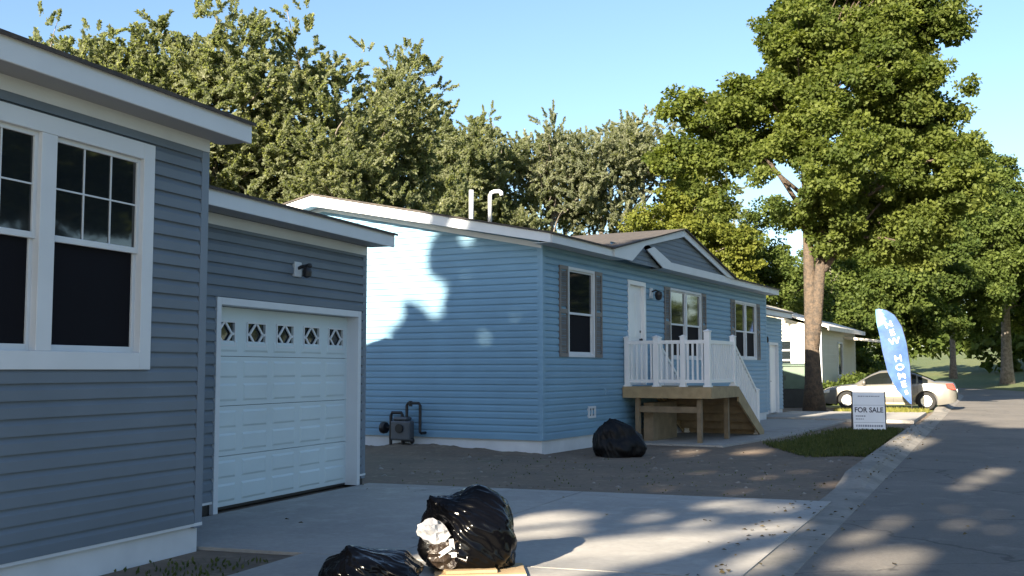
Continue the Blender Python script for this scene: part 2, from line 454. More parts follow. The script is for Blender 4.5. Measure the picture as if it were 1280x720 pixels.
mb.box(-LEN, 0, .02, .05, -.1, .215); mb.box(-.03, 0, .05, DEP, -.1, .215); mb.box(-LEN, -LEN + .03, .05, DEP, -.1, .215); mb.box(-LEN, 0, DEP - .05, DEP - .02, -.1, .215)
mb.build('skirting', M['skirt'], gh)
mb = MB(); mb.box(-LEN, .014, -.022, .03, .215, .242); mb.build('starter_strip', M['white'], gh, bevel=.003)
mb = MB(); mb.box(-LEN, .0, -.03, .004, 3.265, 3.37); mb.build('frieze_board', M['white'], gh, bevel=.003)
EO, EZ = -.28, 3.52
mb = MB(); mb.box(-LEN - .2, .2, EO - .02, EO, 3.36, EZ); mb.build('fascia', M['white'], gh, bevel=.004)
mb = MB(); mb.box(-LEN - .19, .18, EO, .0, 3.366, 3.376); mb.build('soffit', M['soffit'], gh)
def roof_gable(mb, x0, x1, ye, ze, yr, zr, yb, th=.028):
    mb.prism([(ye, ze), (yr, zr), (yb, ze), (yb, ze + th), (yr, zr + th), (ye, ze + th)], 'x', x0, x1)
rz_ = EZ + .24 * (DEP / 2 - EO)
mb = MB(); roof_gable(mb, -LEN - .25, .22, EO - .05, EZ - .012, DEP / 2, rz_, DEP - EO + .05); mb.build('roof', M['shingle'], gh)
for x in (.185, -LEN - .2):
    mb = MB()
    mb.prism([(EO, 3.36), (DEP / 2, rz_ - .16), (DEP - EO, 3.36), (DEP - EO, EZ - .02), (DEP / 2, rz_ - .008), (EO, EZ - .02)], 'x', x, x + .02)
    mb.build('rake_board', M['white'], gh)
window(gh, -2.83, -.69, 1.47, 3.185, 0, units=2, trim=.125, outer=.04, grid=(3, 2), mull=.14, rail=2.36, deep=.07, sash=.032)
window(gh, -7.4, -5.4, 1.47, 3.185, 0, units=2, trim=.125, outer=.04, grid=(3, 2), mull=.14, rail=2.36, deep=.07, sash=.032)
# --- garage, set back 1.15 m
gy, gx1 = 1.15, 4.88
D0, D1, DZ = 1.80, 4.66, 2.13
mb = MB()
siding(mb, (0, gy, 0), X, -Y_, .015, gx1 - .04, .16, 3.06, h, [(D0 - .03, D1 + .03, 0, DZ + .03)], out=LAP)
siding(mb, (gx1, gy, 0), Y_, X, .04, DEP - gy, .16, 3.06, h)
siding(mb, (gx1, gy, 0), Y_, X, 0, DEP - gy, 3.06, 3.92, h, clip=lambda z: ((z - 3.06) / .24, DEP - gy - (z - 3.06) / .24))
siding(mb, (0, DEP, 0), X, Y_, 0, gx1, .16, 3.06, h)
mb.build('garage_wall', M['slate'], gh)
mb = MB(); mb.box(gx1 - .08, gx1 + .018, gy - .02, gy + .08, .1, 3.06); mb.build('corner_post', M['slate_trim'], gh, bevel=.004)
mb = MB(); mb.box(.01, D0 - .08, gy + .01, gy + .04, -.05, .155); mb.box(D1 + .08, gx1, gy + .01, gy + .04, -.05, .155); mb.box(gx1 - .03, gx1, gy + .04, DEP, -.05, .155)
mb.build('skirting', M['black'], gh)
mb = MB(); mb.box(.013, D0 - .08, gy - .022, gy + .02, .135, .16); mb.build('starter_strip', M['white'], gh); mb = MB(); mb.box(D1 + .08, gx1 + .02, gy - .024, gy + .02, .135, .16); mb.build('starter_strip', M['white'], gh)
mb = MB(); mb.box(.01, gx1, gy - .03, gy + .004, 2.93, 3.045); mb.build('frieze_board', M['white'], gh, bevel=.003)
mb = MB(); mb.box(.012, 5.02, gy - .35, gy - .33, 3.04, 3.20); mb.build('fascia', M['white'], gh, bevel=.004)
mb = MB(); mb.box(.012, 5.0, gy - .33, gy, 3.05, 3.06); mb.build('soffit', M['soffit'], gh)
gr_ = 3.20 + .24 * (DEP / 2 - gy + .33)
ym = (gy - .33 + DEP + .3) / 2; gr_ = 3.20 + .24 * (ym - gy + .33)
mb = MB(); roof_gable(mb, .012, 5.06, gy - .38, 3.19, ym, gr_, DEP + .35); mb.build('roof', M['shingle'], gh)
mb = MB(); mb.prism([(gy - .33, 3.04), (ym, gr_ - .16), (DEP + .3, 3.04), (DEP + .3, 3.18), (ym, gr_ - .008), (gy - .33, 3.18)], 'x', 5.02, 5.04); mb.build('rake_board', M['white'], gh)
# door: jambs recessed, four sections, raised panels, five lattice windows
mb = MB()
mb.box(D0 - .075, D0, gy - .035, gy + .16, 0.03, DZ + .075); mb.box(D1, D1 + .075, gy - .035, gy + .16, .03, DZ + .075); mb.box(D0, D1, gy - .035, gy + .16, DZ, DZ + .075)
mb.build('door_frame', M['white'], gh, bevel=.004)
dy = gy + .13
mb = MB(); secs = 4; sh_ = (DZ - .06) / secs; cols = 5; cw = (D1 - D0) / cols
WZ0, WZ1 = .5, .0
def wrect(i):
    cx_ = D0 + cw * (i + .5); return cx_ - .165, cx_ + .165, DZ - .40, DZ - .165
for k in range(secs):
    z0 = .06 + k * sh_; z1 = z0 + sh_ - .006
    if k < 3: mb.box(D0, D1, dy, dy + .04, z0, z1)
    else:
        rs = [wrect(i) for i in range(cols)]; za, zb = rs[0][2], rs[0][3]
        mb.box(D0, D1, dy, dy + .04, z0, za); mb.box(D0, D1, dy, dy + .04, zb, z1)
        e = [D0] + [v for r in rs for v in (r[0], r[1])] + [D1]
        for a, b in zip(e[0::2], e[1::2]): mb.box(a, b, dy, dy + .04, za, zb)
    rows = [(z0 + .045, z0 + sh_ / 2 - .03), (z0 + sh_ / 2 + .03, z1 - .045)] if k < 3 else [(z0 + .045, z0 + .16)]
    for (a, b) in rows:
        if b - a < .05: continue
        for i in range(cols):
            x0 = D0 + cw * i + .055; x1 = D0 + cw * (i + 1) - .055; e = .022
            P = [(x0, dy, a), (x1, dy, a), (x1, dy, b), (x0, dy, b), (x0 + e, dy - .010, a + e), (x1 - e, dy - .010, a + e), (x1 - e, dy - .010, b - e), (x0 + e, dy - .010, b - e)]
            mb.add(P, [(0, 1, 5, 4), (1, 2, 6, 5), (2, 3, 7, 6), (3, 0, 4, 7), (4, 5, 6, 7)])
gd = mb.build('garage_door', M['door_white'], gh)
mb = MB(); mb.box(D0, D1, dy + .005, dy + .03, .03, .058); mb.build('bottom_seal', M['black'], gd)
for i in range(cols):
    x0, x1, z0, z1 = wrect(i); cx_, cz_ = (x0 + x1) / 2, (z0 + z1) / 2
    f = MB(); t = .016; y0, y1 = dy - .012, dy + .012
    f.box(x0 - t, x0, y0, y1, z0 - t, z1 + t); f.box(x1, x1 + t, y0, y1, z0 - t, z1 + t); f.box(x0, x1, y0, y1, z0 - t, z0); f.box(x0, x1, y0, y1, z1, z1 + t)
    dx_, dz_ = .125, .118
    def bar(p, q, tw=.013):
        d = Vector((q[0] - p[0], 0, q[1] - p[1])).normalized(); n = Vector((-d.z, 0, d.x)) * tw
        a, b = Vector((p[0], y0 + .006, p[1])), Vector((q[0], y0 + .006, q[1])); yy = Vector((0, .014, 0))
        v = [a - n, b - n, b + n, a + n]; f.add(v + [u + yy for u in v], [(0, 1, 2, 3), (4, 7, 6, 5), (0, 4, 5, 1), (1, 5, 6, 2), (2, 6, 7, 3), (3, 7, 4, 0)])
    top, bot, lf, rt = (cx_, z1), (cx_, z0), (cx_ - dx_, cz_), (cx_ + dx_, cz_)
    bar((cx_ - .012, z1), lf); bar((cx_ + .012, z1), rt); bar((cx_ - .012, z0), lf); bar((cx_ + .012, z0), rt)
    bar((x0, cz_), lf); bar(rt, (x1, cz_))
    wo = f.build('door_window', M['white'], gd)
    g = MB(); g.box(x0, x1, dy + .018, dy + .026, z0, z1); g.build('pane', M['glass'], wo)
mb = MB(); mb.box(D0 + .02, D0 + .045, dy - .03, dy, 1.28, 1.52); mb.build('handle', M['black'], gd, bevel=.004)
# wall lamp over the door: square plate, black twin-head fitting
lx, lz = 3.22, 2.61
mb = MB(); mb.box(lx - .07, lx + .07, gy - .045, gy, lz - .085, lz + .085)
wl = mb.build('wall_lamp', M['white'], gh, bevel=.008)
mb = MB(); mb.tube([(lx, gy - .03, lz + .01), (lx, gy - .10, lz + .03), (lx + .01, gy - .15, lz + .01)], .02, 8)
mb.lathe([(.008, .05), (.04, .045), (.055, 0), (.05, -.05), (.015, -.07)], (lx + .01, gy - .15, lz - .03), 'z', 16)
mb.build('lamp_head', M['black'], wl)
mb = MB(); mb.tube([(lx + .02, gy - .03, lz + .03), (lx + .08, gy - .10, lz + .05)], .014, 8); mb.lathe([(.012, -.03), (.026, 0), (.03, .035)], (lx + .10, gy - .11, lz + .05), 'x', 12)
mb.build('sensor', M['black'], wl)

# ================================================================== BLUE HOUSE
bh = thing('blue_house', 'light blue clapboard house with taupe shutters and a small gable over its front', 'house', BO, BA)
BL, BD, bs = 14.45, 9.6, .204
bh_h = .118; EZB = 3.80; EYB = -.35
def rz(y): return EZB + bs * (min(y, BD - y) - EYB)
bw = [(.99, 2.18, 1.70, 3.35), (6.35, 8.55, 1.70, 3.32), (11.31, 13.37, 1.74, 3.32)]
ddoor = (3.87, 4.84, 1.15, 3.32)
mb = MB()
op = [(a + .02, b - .02, c + .02, d - .02) for a, b, c, d in bw] + [(ddoor[0] + .02, ddoor[1] - .02, ddoor[2], ddoor[3] - .02)]
siding(mb, (0, 0, 0), X, -Y_, .04, BL - .04, .27, 3.66, bh_h, op)
siding(mb, (0, -.0, 0), X, -Y_, 3.0, 5.2, 3.66, 4.02, bh_h)
WT = 3.66
def bclip(z):
    if z <= WT + .02: return (.04, BD - .04)
    y = (z - EZB + .07) / bs + EYB
    return (max(.04, y), min(BD - .04, BD - y))
siding(mb, (0, 0, 0), Y_, -X, .04, BD - .04, .27, 4.78, bh_h, clip=bclip)
siding(mb, (BL, 0, 0), Y_, X, .0, BD, .27, 4.78, bh_h, clip=bclip)
siding(mb, (0, BD, 0), X, Y_, 0, BL, .27, 3.66, bh_h)
mb.build('wall', M['blue'], bh)
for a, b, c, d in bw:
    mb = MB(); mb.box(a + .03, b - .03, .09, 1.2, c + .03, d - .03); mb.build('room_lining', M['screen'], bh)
for (x, y) in ((0, 0), (BL, 0), (0, BD)):
    sx = 1 if x == 0 else -1; sy = 1 if y == 0 else -1
    mb = MB(); mb.box(x - .02 * sx, x + .085 * sx, y - .02 * sy, y + .085 * sy, .25, 3.66); mb.build('corner_post', M['blue_trim'], bh, bevel=.004)
mb = MB(); mb.box(.02, BL - .02, .02, .05, -.1, .255); mb.box(.02, .05, .05, BD - .05, -.1, .255); mb.box(BL - .05, BL - .02, .05, BD - .05, -.1, .255); mb.box(.02, BL - .02, BD - .05, BD - .02, -.1, .255)
mb.build('skirting', M['skirt'], bh)
mb = MB(); mb.box(-.022, BL + .02, -.022, .03, .245, .272); mb.box(-.022, .03, .03, BD, .245, .272); mb.build('starter_strip', M['blue_trim'], bh)
# eaves, rakes, roof
GX0, GXP, GX1, GZP = 2.35, 6.30, 10.05, 4.60          # the front gable: left foot, peak, right foot
fb = EZB - .17
mb = MB()
mb.box(-.35, 3.18, EYB - .02, EYB, fb, EZB); mb.box(4.97, BL + .12, EYB - .02, EYB, fb, EZB - .0)
mb.build('fascia', M['white'], bh, bevel=.004)
mb = MB(); mb.box(-.34, 3.0, EYB, 0, fb + .006, fb + .016); mb.box(5.15, BL + .1, EYB, 0, fb + .006, fb + .016); mb.build('soffit', M['white'], bh)
yr = BD / 2
mb = MB(); zt_ = EZB + bs * (yr - EYB) - .012
for (xa, xb) in ((-.40, 2.32), (10.10, BL + .15)): roof_gable(mb, xa, xb, EYB - .06, EZB - .024, yr, zt_, BD - EYB + .06, .03)
ym_ = 1.2; zm_ = EZB - .024 + (zt_ - EZB + .024) * (ym_ - EYB + .06) / (yr - EYB + .06)
mb.prism([(ym_, zm_), (yr, zt_), (BD - EYB + .06, EZB - .024), (BD - EYB + .06, EZB + .006), (yr, zt_ + .03), (ym_, zm_ + .03)], 'x', 2.32, 10.10)
mb.build('roof', M['shingle'], bh)
mb = MB(); zr_ = EZB + bs * (yr - EYB) - .014
for x in (-.37, BL + .10):
    mb = MB(); mb.prism([(EYB, fb), (yr, zr_ - .21), (BD - EYB, fb), (BD - EYB, EZB - .014), (yr, zr_), (EYB, EZB - .014)], 'x', x, x + .02)
    mb.build('rake_board', M['white'], bh)
mb = MB(); mb.prism([(EYB, fb + .03), (yr, zr_ - .18), (BD - EYB, fb + .03), (BD - EYB, fb + .045), (yr, zr_ - .165), (EYB, fb + .045)], 'x', -.35, 0.0); mb.build('gable_soffit', M['white'], bh)
mb = MB(); mb.prism([(0, WT - .075 + .0), (yr, WT - .075 + bs * yr), (BD, WT - .075), (BD, WT + .02), (yr, WT + .02 + bs * yr), (0, WT + .02)], 'x', -.03, -.004); mb.build('frieze_board', M['white'], bh)
# front gable
gs1 = (GZP - EZB) / (GXP - GX0); gs2 = (GZP - EZB) / (GX1 - GXP)
mb = MB()
yb1 = (GZP - EZB) / bs + EYB
th = .03
for (xf, s) in ((GX0 - .15, -1), (GX1 + .15, 1)):
    zf = EZB - .15 * gs1
    t = [(xf, EYB - .10, zf), (GXP, EYB - .10, GZP), (GXP, yb1 + .3, GZP), (xf, EYB + .05, zf)]
    mb.add(t + [(p[0], p[1], p[2] + th) for p in t], [(0, 1, 2, 3), (4, 7, 6, 5), (0, 4, 5, 1), (1, 5, 6, 2), (2, 6, 7, 3), (3, 7, 4, 0)])
mb.build('gable_roof', M['shingle'], bh)
mb = MB(); y0, y1 = EYB - .05, EYB - .022; wd = .155
mb.prism([(GX0 - .05, EZB - .17), (3.2, EZB - .17 + .0), (GX0 + 1.55, EZB + gs1 * 1.55 - wd * .72), (GXP, GZP - wd), (GXP, GZP - .003), (GX0 - .05, EZB - .012)], 'y', y0, y1)
mb.prism([(GXP, GZP - wd), (GX1 - .55, EZB - .02), (GX1 + .05, EZB - .03), (GX1 + .05, EZB - .008), (GXP, GZP - .003)], 'y', y0, y1)
mb.build('gable_rake', M['white'], bh)
mb = MB(); mb.prism([(4.02, 3.93), (4.42, 4.03), (5.42, 3.80), (5.42, 3.63), (4.97, 3.63)], 'y', EYB - .047, EYB - .021)
mb.build('gable_brace', M['white'], bh)
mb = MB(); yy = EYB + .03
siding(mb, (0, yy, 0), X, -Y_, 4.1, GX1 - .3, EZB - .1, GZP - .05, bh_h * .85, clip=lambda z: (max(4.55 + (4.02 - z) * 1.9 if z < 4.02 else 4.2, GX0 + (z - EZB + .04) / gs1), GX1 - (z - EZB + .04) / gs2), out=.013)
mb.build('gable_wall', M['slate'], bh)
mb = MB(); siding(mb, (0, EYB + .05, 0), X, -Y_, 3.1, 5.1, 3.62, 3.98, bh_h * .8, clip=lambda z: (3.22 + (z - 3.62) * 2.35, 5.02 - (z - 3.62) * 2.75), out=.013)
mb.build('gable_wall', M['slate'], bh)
window(bh, *bw[0], 0, units=1, trim=.055, outer=.035, rail=2.50)
window(bh, *bw[1], 0, units=2, trim=.055, outer=.035, mull=.09, rail=2.50)
window(bh, *bw[2], 0, units=2, trim=.055, outer=.035, mull=.09, rail=2.50)
def shutter(x0, x1, z0, z1):
    m = MB(); y0 = -.045; f = .05; zm = (z0 + z1) / 2
    m.box(x0, x0 + f, y0, -.004, z0, z1); m.box(x1 - f, x1, y0, -.004, z0, z1)
    for a, b in ((z0, z0 + .07), (zm - .04, zm + .04), (z1 - .07, z1)): m.box(x0 + f, x1 - f, y0, -.004, a, b)
    z = z0 + .08
    while z < z1 - .09:
        if abs(z - zm) > .07: m.quad((x0 + f, y0 + .004, z), (x1 - f, y0 + .004, z), (x1 - f, y0 + .028, z + .04), (x0 + f, y0 + .028, z + .04))
        z += .038
    m.build('shutter', M['shutter'], bh)
for a, b, c, d in bw:
    shutter(a - .36, a - .01, c, d - .0); shutter(b + .01, b + .34, c, d)
# entry door
x0, x1, z0, z1 = ddoor
mb = MB(); mb.box(x0, x0 + .09, -.04, .1, z0, z1); mb.box(x1 - .09, x1, -.04, .1, z0, z1); mb.box(x0 + .09, x1 - .09, -.04, .1, z1 - .09, z1); mb.build('door_frame', M['white_vinyl'], bh, bevel=.004)
mb = MB(); mb.box(x0 + .09, x1 - .09, .045, .09, z0, z1 - .09)
for (a, b) in ((z0 + .15, z0 + .85), (z0 + 1.0, z1 - .25)):
    for (c, d) in ((x0 + .18, (x0 + x1) / 2 - .05), ((x0 + x1) / 2 + .05, x1 - .18)): mb.box(c, d, .036, .045, a, b)
ed = mb.build('door', M['white_vinyl'], bh, bevel=.006)
mb = MB(); mb.lathe([(.028, .02), (.018, .0), (.03, -.03), (.02, -.05)], (x1 - .17, .03, z0 + .95), 'y', 14); mb.build('handle', M['black'], ed); mb = MB(); mb.lathe([(.03, .02), (.026, -.01)], (x1 - .17, .035, z0 + 1.12), 'y', 14); mb.build('deadbolt', M['black'], ed)
# porch lamp
lx, lz = 5.17, 3.12
mb = MB(); mb.box(lx - .07, lx + .07, -.05, -.01, lz - .11, lz + .11); pl = mb.build('wall_lamp', M['white'], bh, bevel=.008)
mb = MB(); mb.tube([(lx, -.05, lz + .03), (lx, -.14, lz + .06), (lx, -.2, lz + .02)], .018, 8); mb.lathe([(.02, .06), (.075, .03), (.085, -.03), (.06, -.12), (.02, -.14)], (lx, -.2, lz - .02), 'z', 16); mb.build('lamp_head', M['black'], pl)
# foundation vent, hose tap
mb = MB(); a, b, c, d = 1.86, 2.19, .56, .78
for q in ((a, a + .05, c, d), (b - .05, b, c, d), (a + .05, b - .05, c, c + .04), (a + .05, b - .05, d - .04, d)): mb.box(q[0], q[1], -.04, .0, q[2], q[3])
mb.box((a + b) / 2 - .012, (a + b) / 2 + .012, -.035, -.01, c + .04, d - .04)
vt = mb.build('dryer_vent', M['white'], bh); mb = MB(); mb.box(a + .05, b - .05, -.017, -.012, c + .04, d - .04); mb.build('vent_flap', M['grey_metal'], vt)
mb = MB(); mb.box(2.62, 2.70, -.045, 0, .98, 1.10); mb.build('outlet_cover', M['blue_trim'], bh, bevel=.006)
# roof pipes near the gable end
def rfz(y): return EZB + bs * (y - EYB)
mb = MB(); yq = 2.25; mb.tube([(1.38, yq, rfz(yq) - .1), (1.38, yq, rfz(yq) + .66)], .046, 12); mb.build('vent_pipe', M['white'], bh, smooth=True)
mb = MB(); yq = 1.85; zt = rfz(yq) + .68; mb.tube([(1.42, yq, rfz(yq) - .1), (1.42, yq, zt - .08), (1.42, yq - .03, zt - .02), (1.42, yq - .09, zt), (1.42, yq - .2, zt), (1.42, yq - .25, zt - .03), (1.42, yq - .26, zt - .09)], .04, 12); mb.build('vent_pipe', M['white'], bh, smooth=True)
# attached garage of the blue house
ay, ax1 = .6, 18.55
mb = MB(); ad = (16.92, 18.0, .1, 2.33)
siding(mb, (0, ay, 0), X, -Y_, BL, ax1, .2, 3.12, bh_h, [(ad[0] + .02, ad[1] - .02, 0, ad[3] - .02)])
siding(mb, (ax1, ay, 0), Y_, X, 0, 7, .2, 3.12, bh_h); siding(mb, (0, ay + 7, 0), X, Y_, BL, ax1, .2, 3.12, bh_h)
siding(mb, (ax1, ay, 0), Y_, X, 0, 7, 3.12, 3.9, bh_h, clip=lambda z: ((z - 3.12) / .23, 7 - (z - 3.12) / .23))
mb.build('garage_wall', M['blue'], bh)
mb = MB(); mb.box(BL, ad[0], ay + .01, ay + .05, -.05, .2); mb.box(ad[1], ax1, ay + .01, ay + .05, -.05, .2); mb.box(ax1 - .04, ax1 - .01, ay + .05, ay + 7, -.05, .2); mb.build('skirting', M['skirt'], bh)
mb = MB(); mb.box(BL, ax1 + .15, ay - .32, ay - .3, 3.14, 3.30); mb.build('fascia', M['white'], bh)
mb = MB(); mb.box(BL + .1, ax1 + .14, ay - .3, ay, 3.15, 3.16); mb.build('soffit', M['white'], bh)
mb = MB(); roof_gable(mb, BL + .13, ax1 + .2, ay - .36, 3.29, ay + 3.5, 4.15, ay + 7.4); mb.build('roof', M['shingle'], bh)
a, b, c, d = ad
mb = MB(); mb.box(a, a + .08, ay - .035, ay + .1, c, d); mb.box(b - .08, b, ay - .035, ay + .1, c, d); mb.box(a + .08, b - .08, ay - .035, ay + .1, d - .08, d); mb.build('door_frame', M['white'], bh)
mb = MB(); mb.box(a + .08, b - .08, ay + .05, ay + .09, c, d - .08)
for (p, q) in ((c + .12, c + .6), (c + .7, c + 1.2), (c + 1.3, d - .2)): mb.box(a + .2, b - .2, ay + .04, ay + .05, p, q)
ed = mb.build('door', M['white_vinyl'], bh, bevel=.005)
mb = MB(); mb.lathe([(.03, .02), (.02, 0), (.032, -.03), (.02, -.05)], (a + .18, ay + .03, 1.1), 'y', 12); mb.build('handle', M['black'], ed)
mb = MB(); mb.box(16.3, 16.42, ay - .04, ay, 2.30, 2.48); pl = mb.build('wall_lamp', M['black'], bh); mb = MB(); mb.lathe([(.02, .1), (.06, .06), (.07, -.06), (.03, -.1)], (16.36, ay - .1, 2.4), 'z', 12); mb.build('lamp_head', M['black'], pl)

# ================================================================== ENTRY PORCH with white railing and stairs
px0, px1, pd = 3.56, 5.36, 1.84
DT = 1.13
po = thing('entry_porch', 'raised wooden entry porch with white picket railing and stairs in front of the blue house', 'porch', BO, BA)
mb = MB()
yb = -.03
y = -pd
while y < yb - .02:
    mb.box(px0, px1, y, min(y + .136, yb), DT - .03, DT); y += .142
mb.build('deck', M['lumber'], po, bevel=.003)
mb = MB(); mb.box(px0 - .04, px0 - .002, -pd - .04, yb, DT - .225, DT - .012); mb.box(px1 + .002, px1 + .04, -pd - .04, yb, DT - .225, DT - .012); mb.box(px0 - .002, px1 + .002, -pd - .04, -pd - .002, DT - .225, DT - .012)
for t in (.5, 1.0, 1.4): mb.box(px0, px1, -t - .02, -t + .02, DT - .2, DT - .032)
mb.build('rim_joist', M['lumber'], po, bevel=.003)
for (x, y) in ((px0 + .12, -.3), (px0 + .12, -pd + .25), (px1 - .1, -pd + .2), (px1 - .1, -.3)):
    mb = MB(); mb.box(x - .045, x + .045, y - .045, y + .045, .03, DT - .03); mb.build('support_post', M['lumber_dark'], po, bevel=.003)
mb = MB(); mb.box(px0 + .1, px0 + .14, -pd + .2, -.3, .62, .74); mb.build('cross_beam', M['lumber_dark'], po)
# rail: near side (perpendicular to the wall), front, far stair rails
def vpost(x, y, z0, z1, t=.05):
    m = MB(); m.box(x - t, x + t, y - t, y + t, z0, z1); m.box(x - t - .012, x + t + .012, y - t - .012, y + t + .012, z1, z1 + .02)
    m.add([(x - t, y - t, z1 + .02), (x + t, y - t, z1 + .02), (x + t, y + t, z1 + .02), (x - t, y + t, z1 + .02), (x, y, z1 + .05)], [(0, 1, 4), (1, 2, 4), (2, 3, 4), (3, 0, 4)])
    m.box(x - t - .02, x + t + .02, y - t - .02, y + t + .02, z0, z0 + .03)
    return m.build('rail_post', M['white_vinyl'], po, bevel=.003)
RT = DT + .92
xl = px0 + .07; yf = -pd + .06
vpost(xl, -.10, DT, RT + .06); vpost(xl, -.72, DT, RT + .06, .055); vpost(xl, -1.28, DT, RT + .06); vpost(xl, yf, DT, RT + .16, .056)
vpost(px1 - .06, yf, DT, RT + .10)
def pickets(p, q, n, name='railing', t=.018, zt=None):
    """rails and pickets from p to q (x, y, zbase)"""
    m = MB(); p, q = Vector(p), Vector(q); d = (q - p); du = Vector((d.x, d.y, 0)).normalized(); nn = Vector((-du.y, du.x, 0))
    up = Vector((0, 0, 1)); hgt = .92
    def beam(a, b, hw, z0, z1):
        v = []
        for c in (a, b):
            for s_ in (-hw, hw):
                for z in (z0, z1): v.append(c + nn * s_ + up * z)
        m.add(v, [(0, 1, 3, 2), (4, 6, 7, 5), (0, 4, 5, 1), (2, 3, 7, 6), (1, 5, 7, 3), (0, 2, 6, 4)])
    beam(p, q, .028, hgt - .07, hgt); beam(p, q, .025, .08, .14)
    for i in range(n):
        c = p + d * ((i + .5) / n)
        a, b = c - du * t, c + du * t
        beam(a, b, t, .14, hgt - .07)
    return m.build(name, M['white_vinyl'], po)
pickets((xl, -.15, DT), (xl, -.665, DT), 5); pickets((xl, -.775, DT), (xl, -1.23, DT), 4); pickets((xl, -1.33, DT), (xl, yf + .056, DT), 4)
pickets((xl + .056, yf, DT), (px1 - .11, yf, DT), 13, t=.022)
# stairs go down along the house front
run, steps = 1.75, 6
for (yy) in (yf, -.14):
    bp = (px1 + run * .93, yy, .04 + .06)
    vpost(bp[0] + .06, yy, .04, 1.02, .048)
    pickets((px1 - .01, yy, DT - .02), (bp[0] + .01, yy, .1), 13, t=.022)
vpost(px1 - .06, -.14, DT, RT + .10)
mb = MB()
for k in range(1, steps):
    x = px1 + .04 + run * (k - 1) / (steps - 1) * .98; z = DT - DT * k / steps
    mb.box(x, x + .31, -pd + .02, -.1, z - .035, z)
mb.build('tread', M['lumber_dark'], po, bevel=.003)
mb = MB()
for k in range(1, steps):
    x = px1 + .04 + run * (k - 1) / (steps - 1) * .98; z = DT - DT * k / steps
    mb.box(x + .305, x + .325, -pd + .02, -.1, z - DT / steps, z - .036)
mb.build('riser', M['lumber_dark'], po)
for yy in (-pd - .005, -.085):
    mb = MB(); mb.prism([(px1 + .045, DT - .02), (px1 + .045, DT - .32), (px1 + run - .15, .042), (px1 + run + .18, .042), (px1 + run + .18, .12)], 'y', yy - .02, yy + .02); mb.build('stringer', M['lumber'], po)
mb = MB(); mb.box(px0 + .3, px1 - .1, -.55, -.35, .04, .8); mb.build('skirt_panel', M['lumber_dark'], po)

# ================================================================== GAS METER on the gable end
gm = thing('gas_meter', 'dark gas meter with pipe loops standing against the blue house gable wall', 'gas meter', BW(-.16, 2.78, 0), BA)
mb = MB(); mb.box(-.12, .05, -.22, .20, .18, .54); mb.box(-.13, .06, -.16, .15, .54, .61); mb.build('meter_body', M['grey_metal'], gm, bevel=.03)
mb = MB(); mb.disc((-.12, .0, .40), (-1, 0, 0), .08, .03, 20); mb.build('dial', M['black'], gm)
mb = MB(); mb.tube([(-.03, .25, -.1), (-.03, .25, .62), (-.03, .22, .68), (-.03, .02, .68), (-.03, 0, .64), (-.03, 0, .58)], .03, 10); mb.build('inlet_pipe', M['black'], gm)
mb = MB(); mb.tube([(-.03, -.10, .55), (-.03, -.10, .82), (-.03, -.13, .86), (-.03, -.36, .86), (-.03, -.39, .82), (-.03, -.39, .34), (0, -.40, .32), (.15, -.40, .32)], .027, 10); mb.lathe([(.035, -.02), (.035, .08)], (-.03, -.18, .82), 'z', 10); mb.build('outlet_pipe', M['black'], gm)
mb = MB(); mb.lathe([(.03, -.06), (.10, -.05), (.11, 0), (.10, .05), (.04, .06)], (-.03, .40, .40), 'y', 18); mb.tube([(-.03, .2, .40), (-.03, .38, .40)], .022, 8); mb.build('regulator', M['black'], gm)
mb = MB(); mb.tube([(-.03, -.02, -.1), (-.03, -.02, .24)], .035, 8); mb.lathe([(.04, -.03), (.06, 0), (.04, .03)], (-.03, -.22, .18), 'y', 12); mb.tube([(-.03, -.22, .18), (-.03, -.02, .18)], .025, 8); mb.build('valve', M['black'], gm)

# ================================================================== trees
rng = np.random.default_rng(11)
def leaves_mesh(name, P, A, Nn, L, W, tint, fold=.18):
    """one diamond per leaf: base, left, tip, right; A axis, Nn rough normal (arrays)"""
    A = A / np.linalg.norm(A, axis=1, keepdims=True)
    S = np.cross(A, Nn); S /= (np.linalg.norm(S, axis=1, keepdims=True) + 1e-9); U = np.cross(S, A)
    L = L[:, None]; W = W[:, None]
    v = np.empty((len(P), 4, 3), np.float32)
    v[:, 0] = P; v[:, 2] = P + A * L
    mid = P + A * L * .45 + U * L * fold * .6
    v[:, 1] = mid + S * W; v[:, 3] = mid - S * W
    me = bpy.data.meshes.new(name); n = len(P)
    me.vertices.add(4 * n); me.vertices.foreach_set('co', v.reshape(-1))
    me.loops.add(4 * n); me.loops.foreach_set('vertex_index', np.arange(4 * n, dtype=np.int32))
    me.polygons.add(n); me.polygons.foreach_set('loop_start', np.arange(0, 4 * n, 4, dtype=np.int32))
    me.polygons.foreach_set('loop_total', np.full(n, 4, np.int32))
    me.update(calc_edges=True)
    at = me.attributes.new('tint', 'FLOAT', 'FACE'); at.data.foreach_set('value', tint.astype(np.float32))
    return me
def unit(v): return v / (np.linalg.norm(v, axis=1, keepdims=True) + 1e-9)
def clump_centres(blobs, n, rng, shell=.5):
    vol = np.array([b[3] * b[4] * b[5] * (b[6] if len(b) > 6 else 1) for b in blobs]); k = rng.choice(len(blobs), n, p=vol / vol.sum())
    B = np.array([b[:6] for b in blobs])[k]
    d = unit(rng.normal(size=(n, 3)))
    r = rng.uniform(0, 1, n) ** shell
    lump = 1 + .16 * np.sin(d[:, 0] * 5 + k) * np.cos(d[:, 2] * 6 + 2 * k) + np.clip(.06 * rng.normal(size=n), -.12, .07)
    return B[:, :3] + d * B[:, 3:6] * (r * lump)[:, None], d
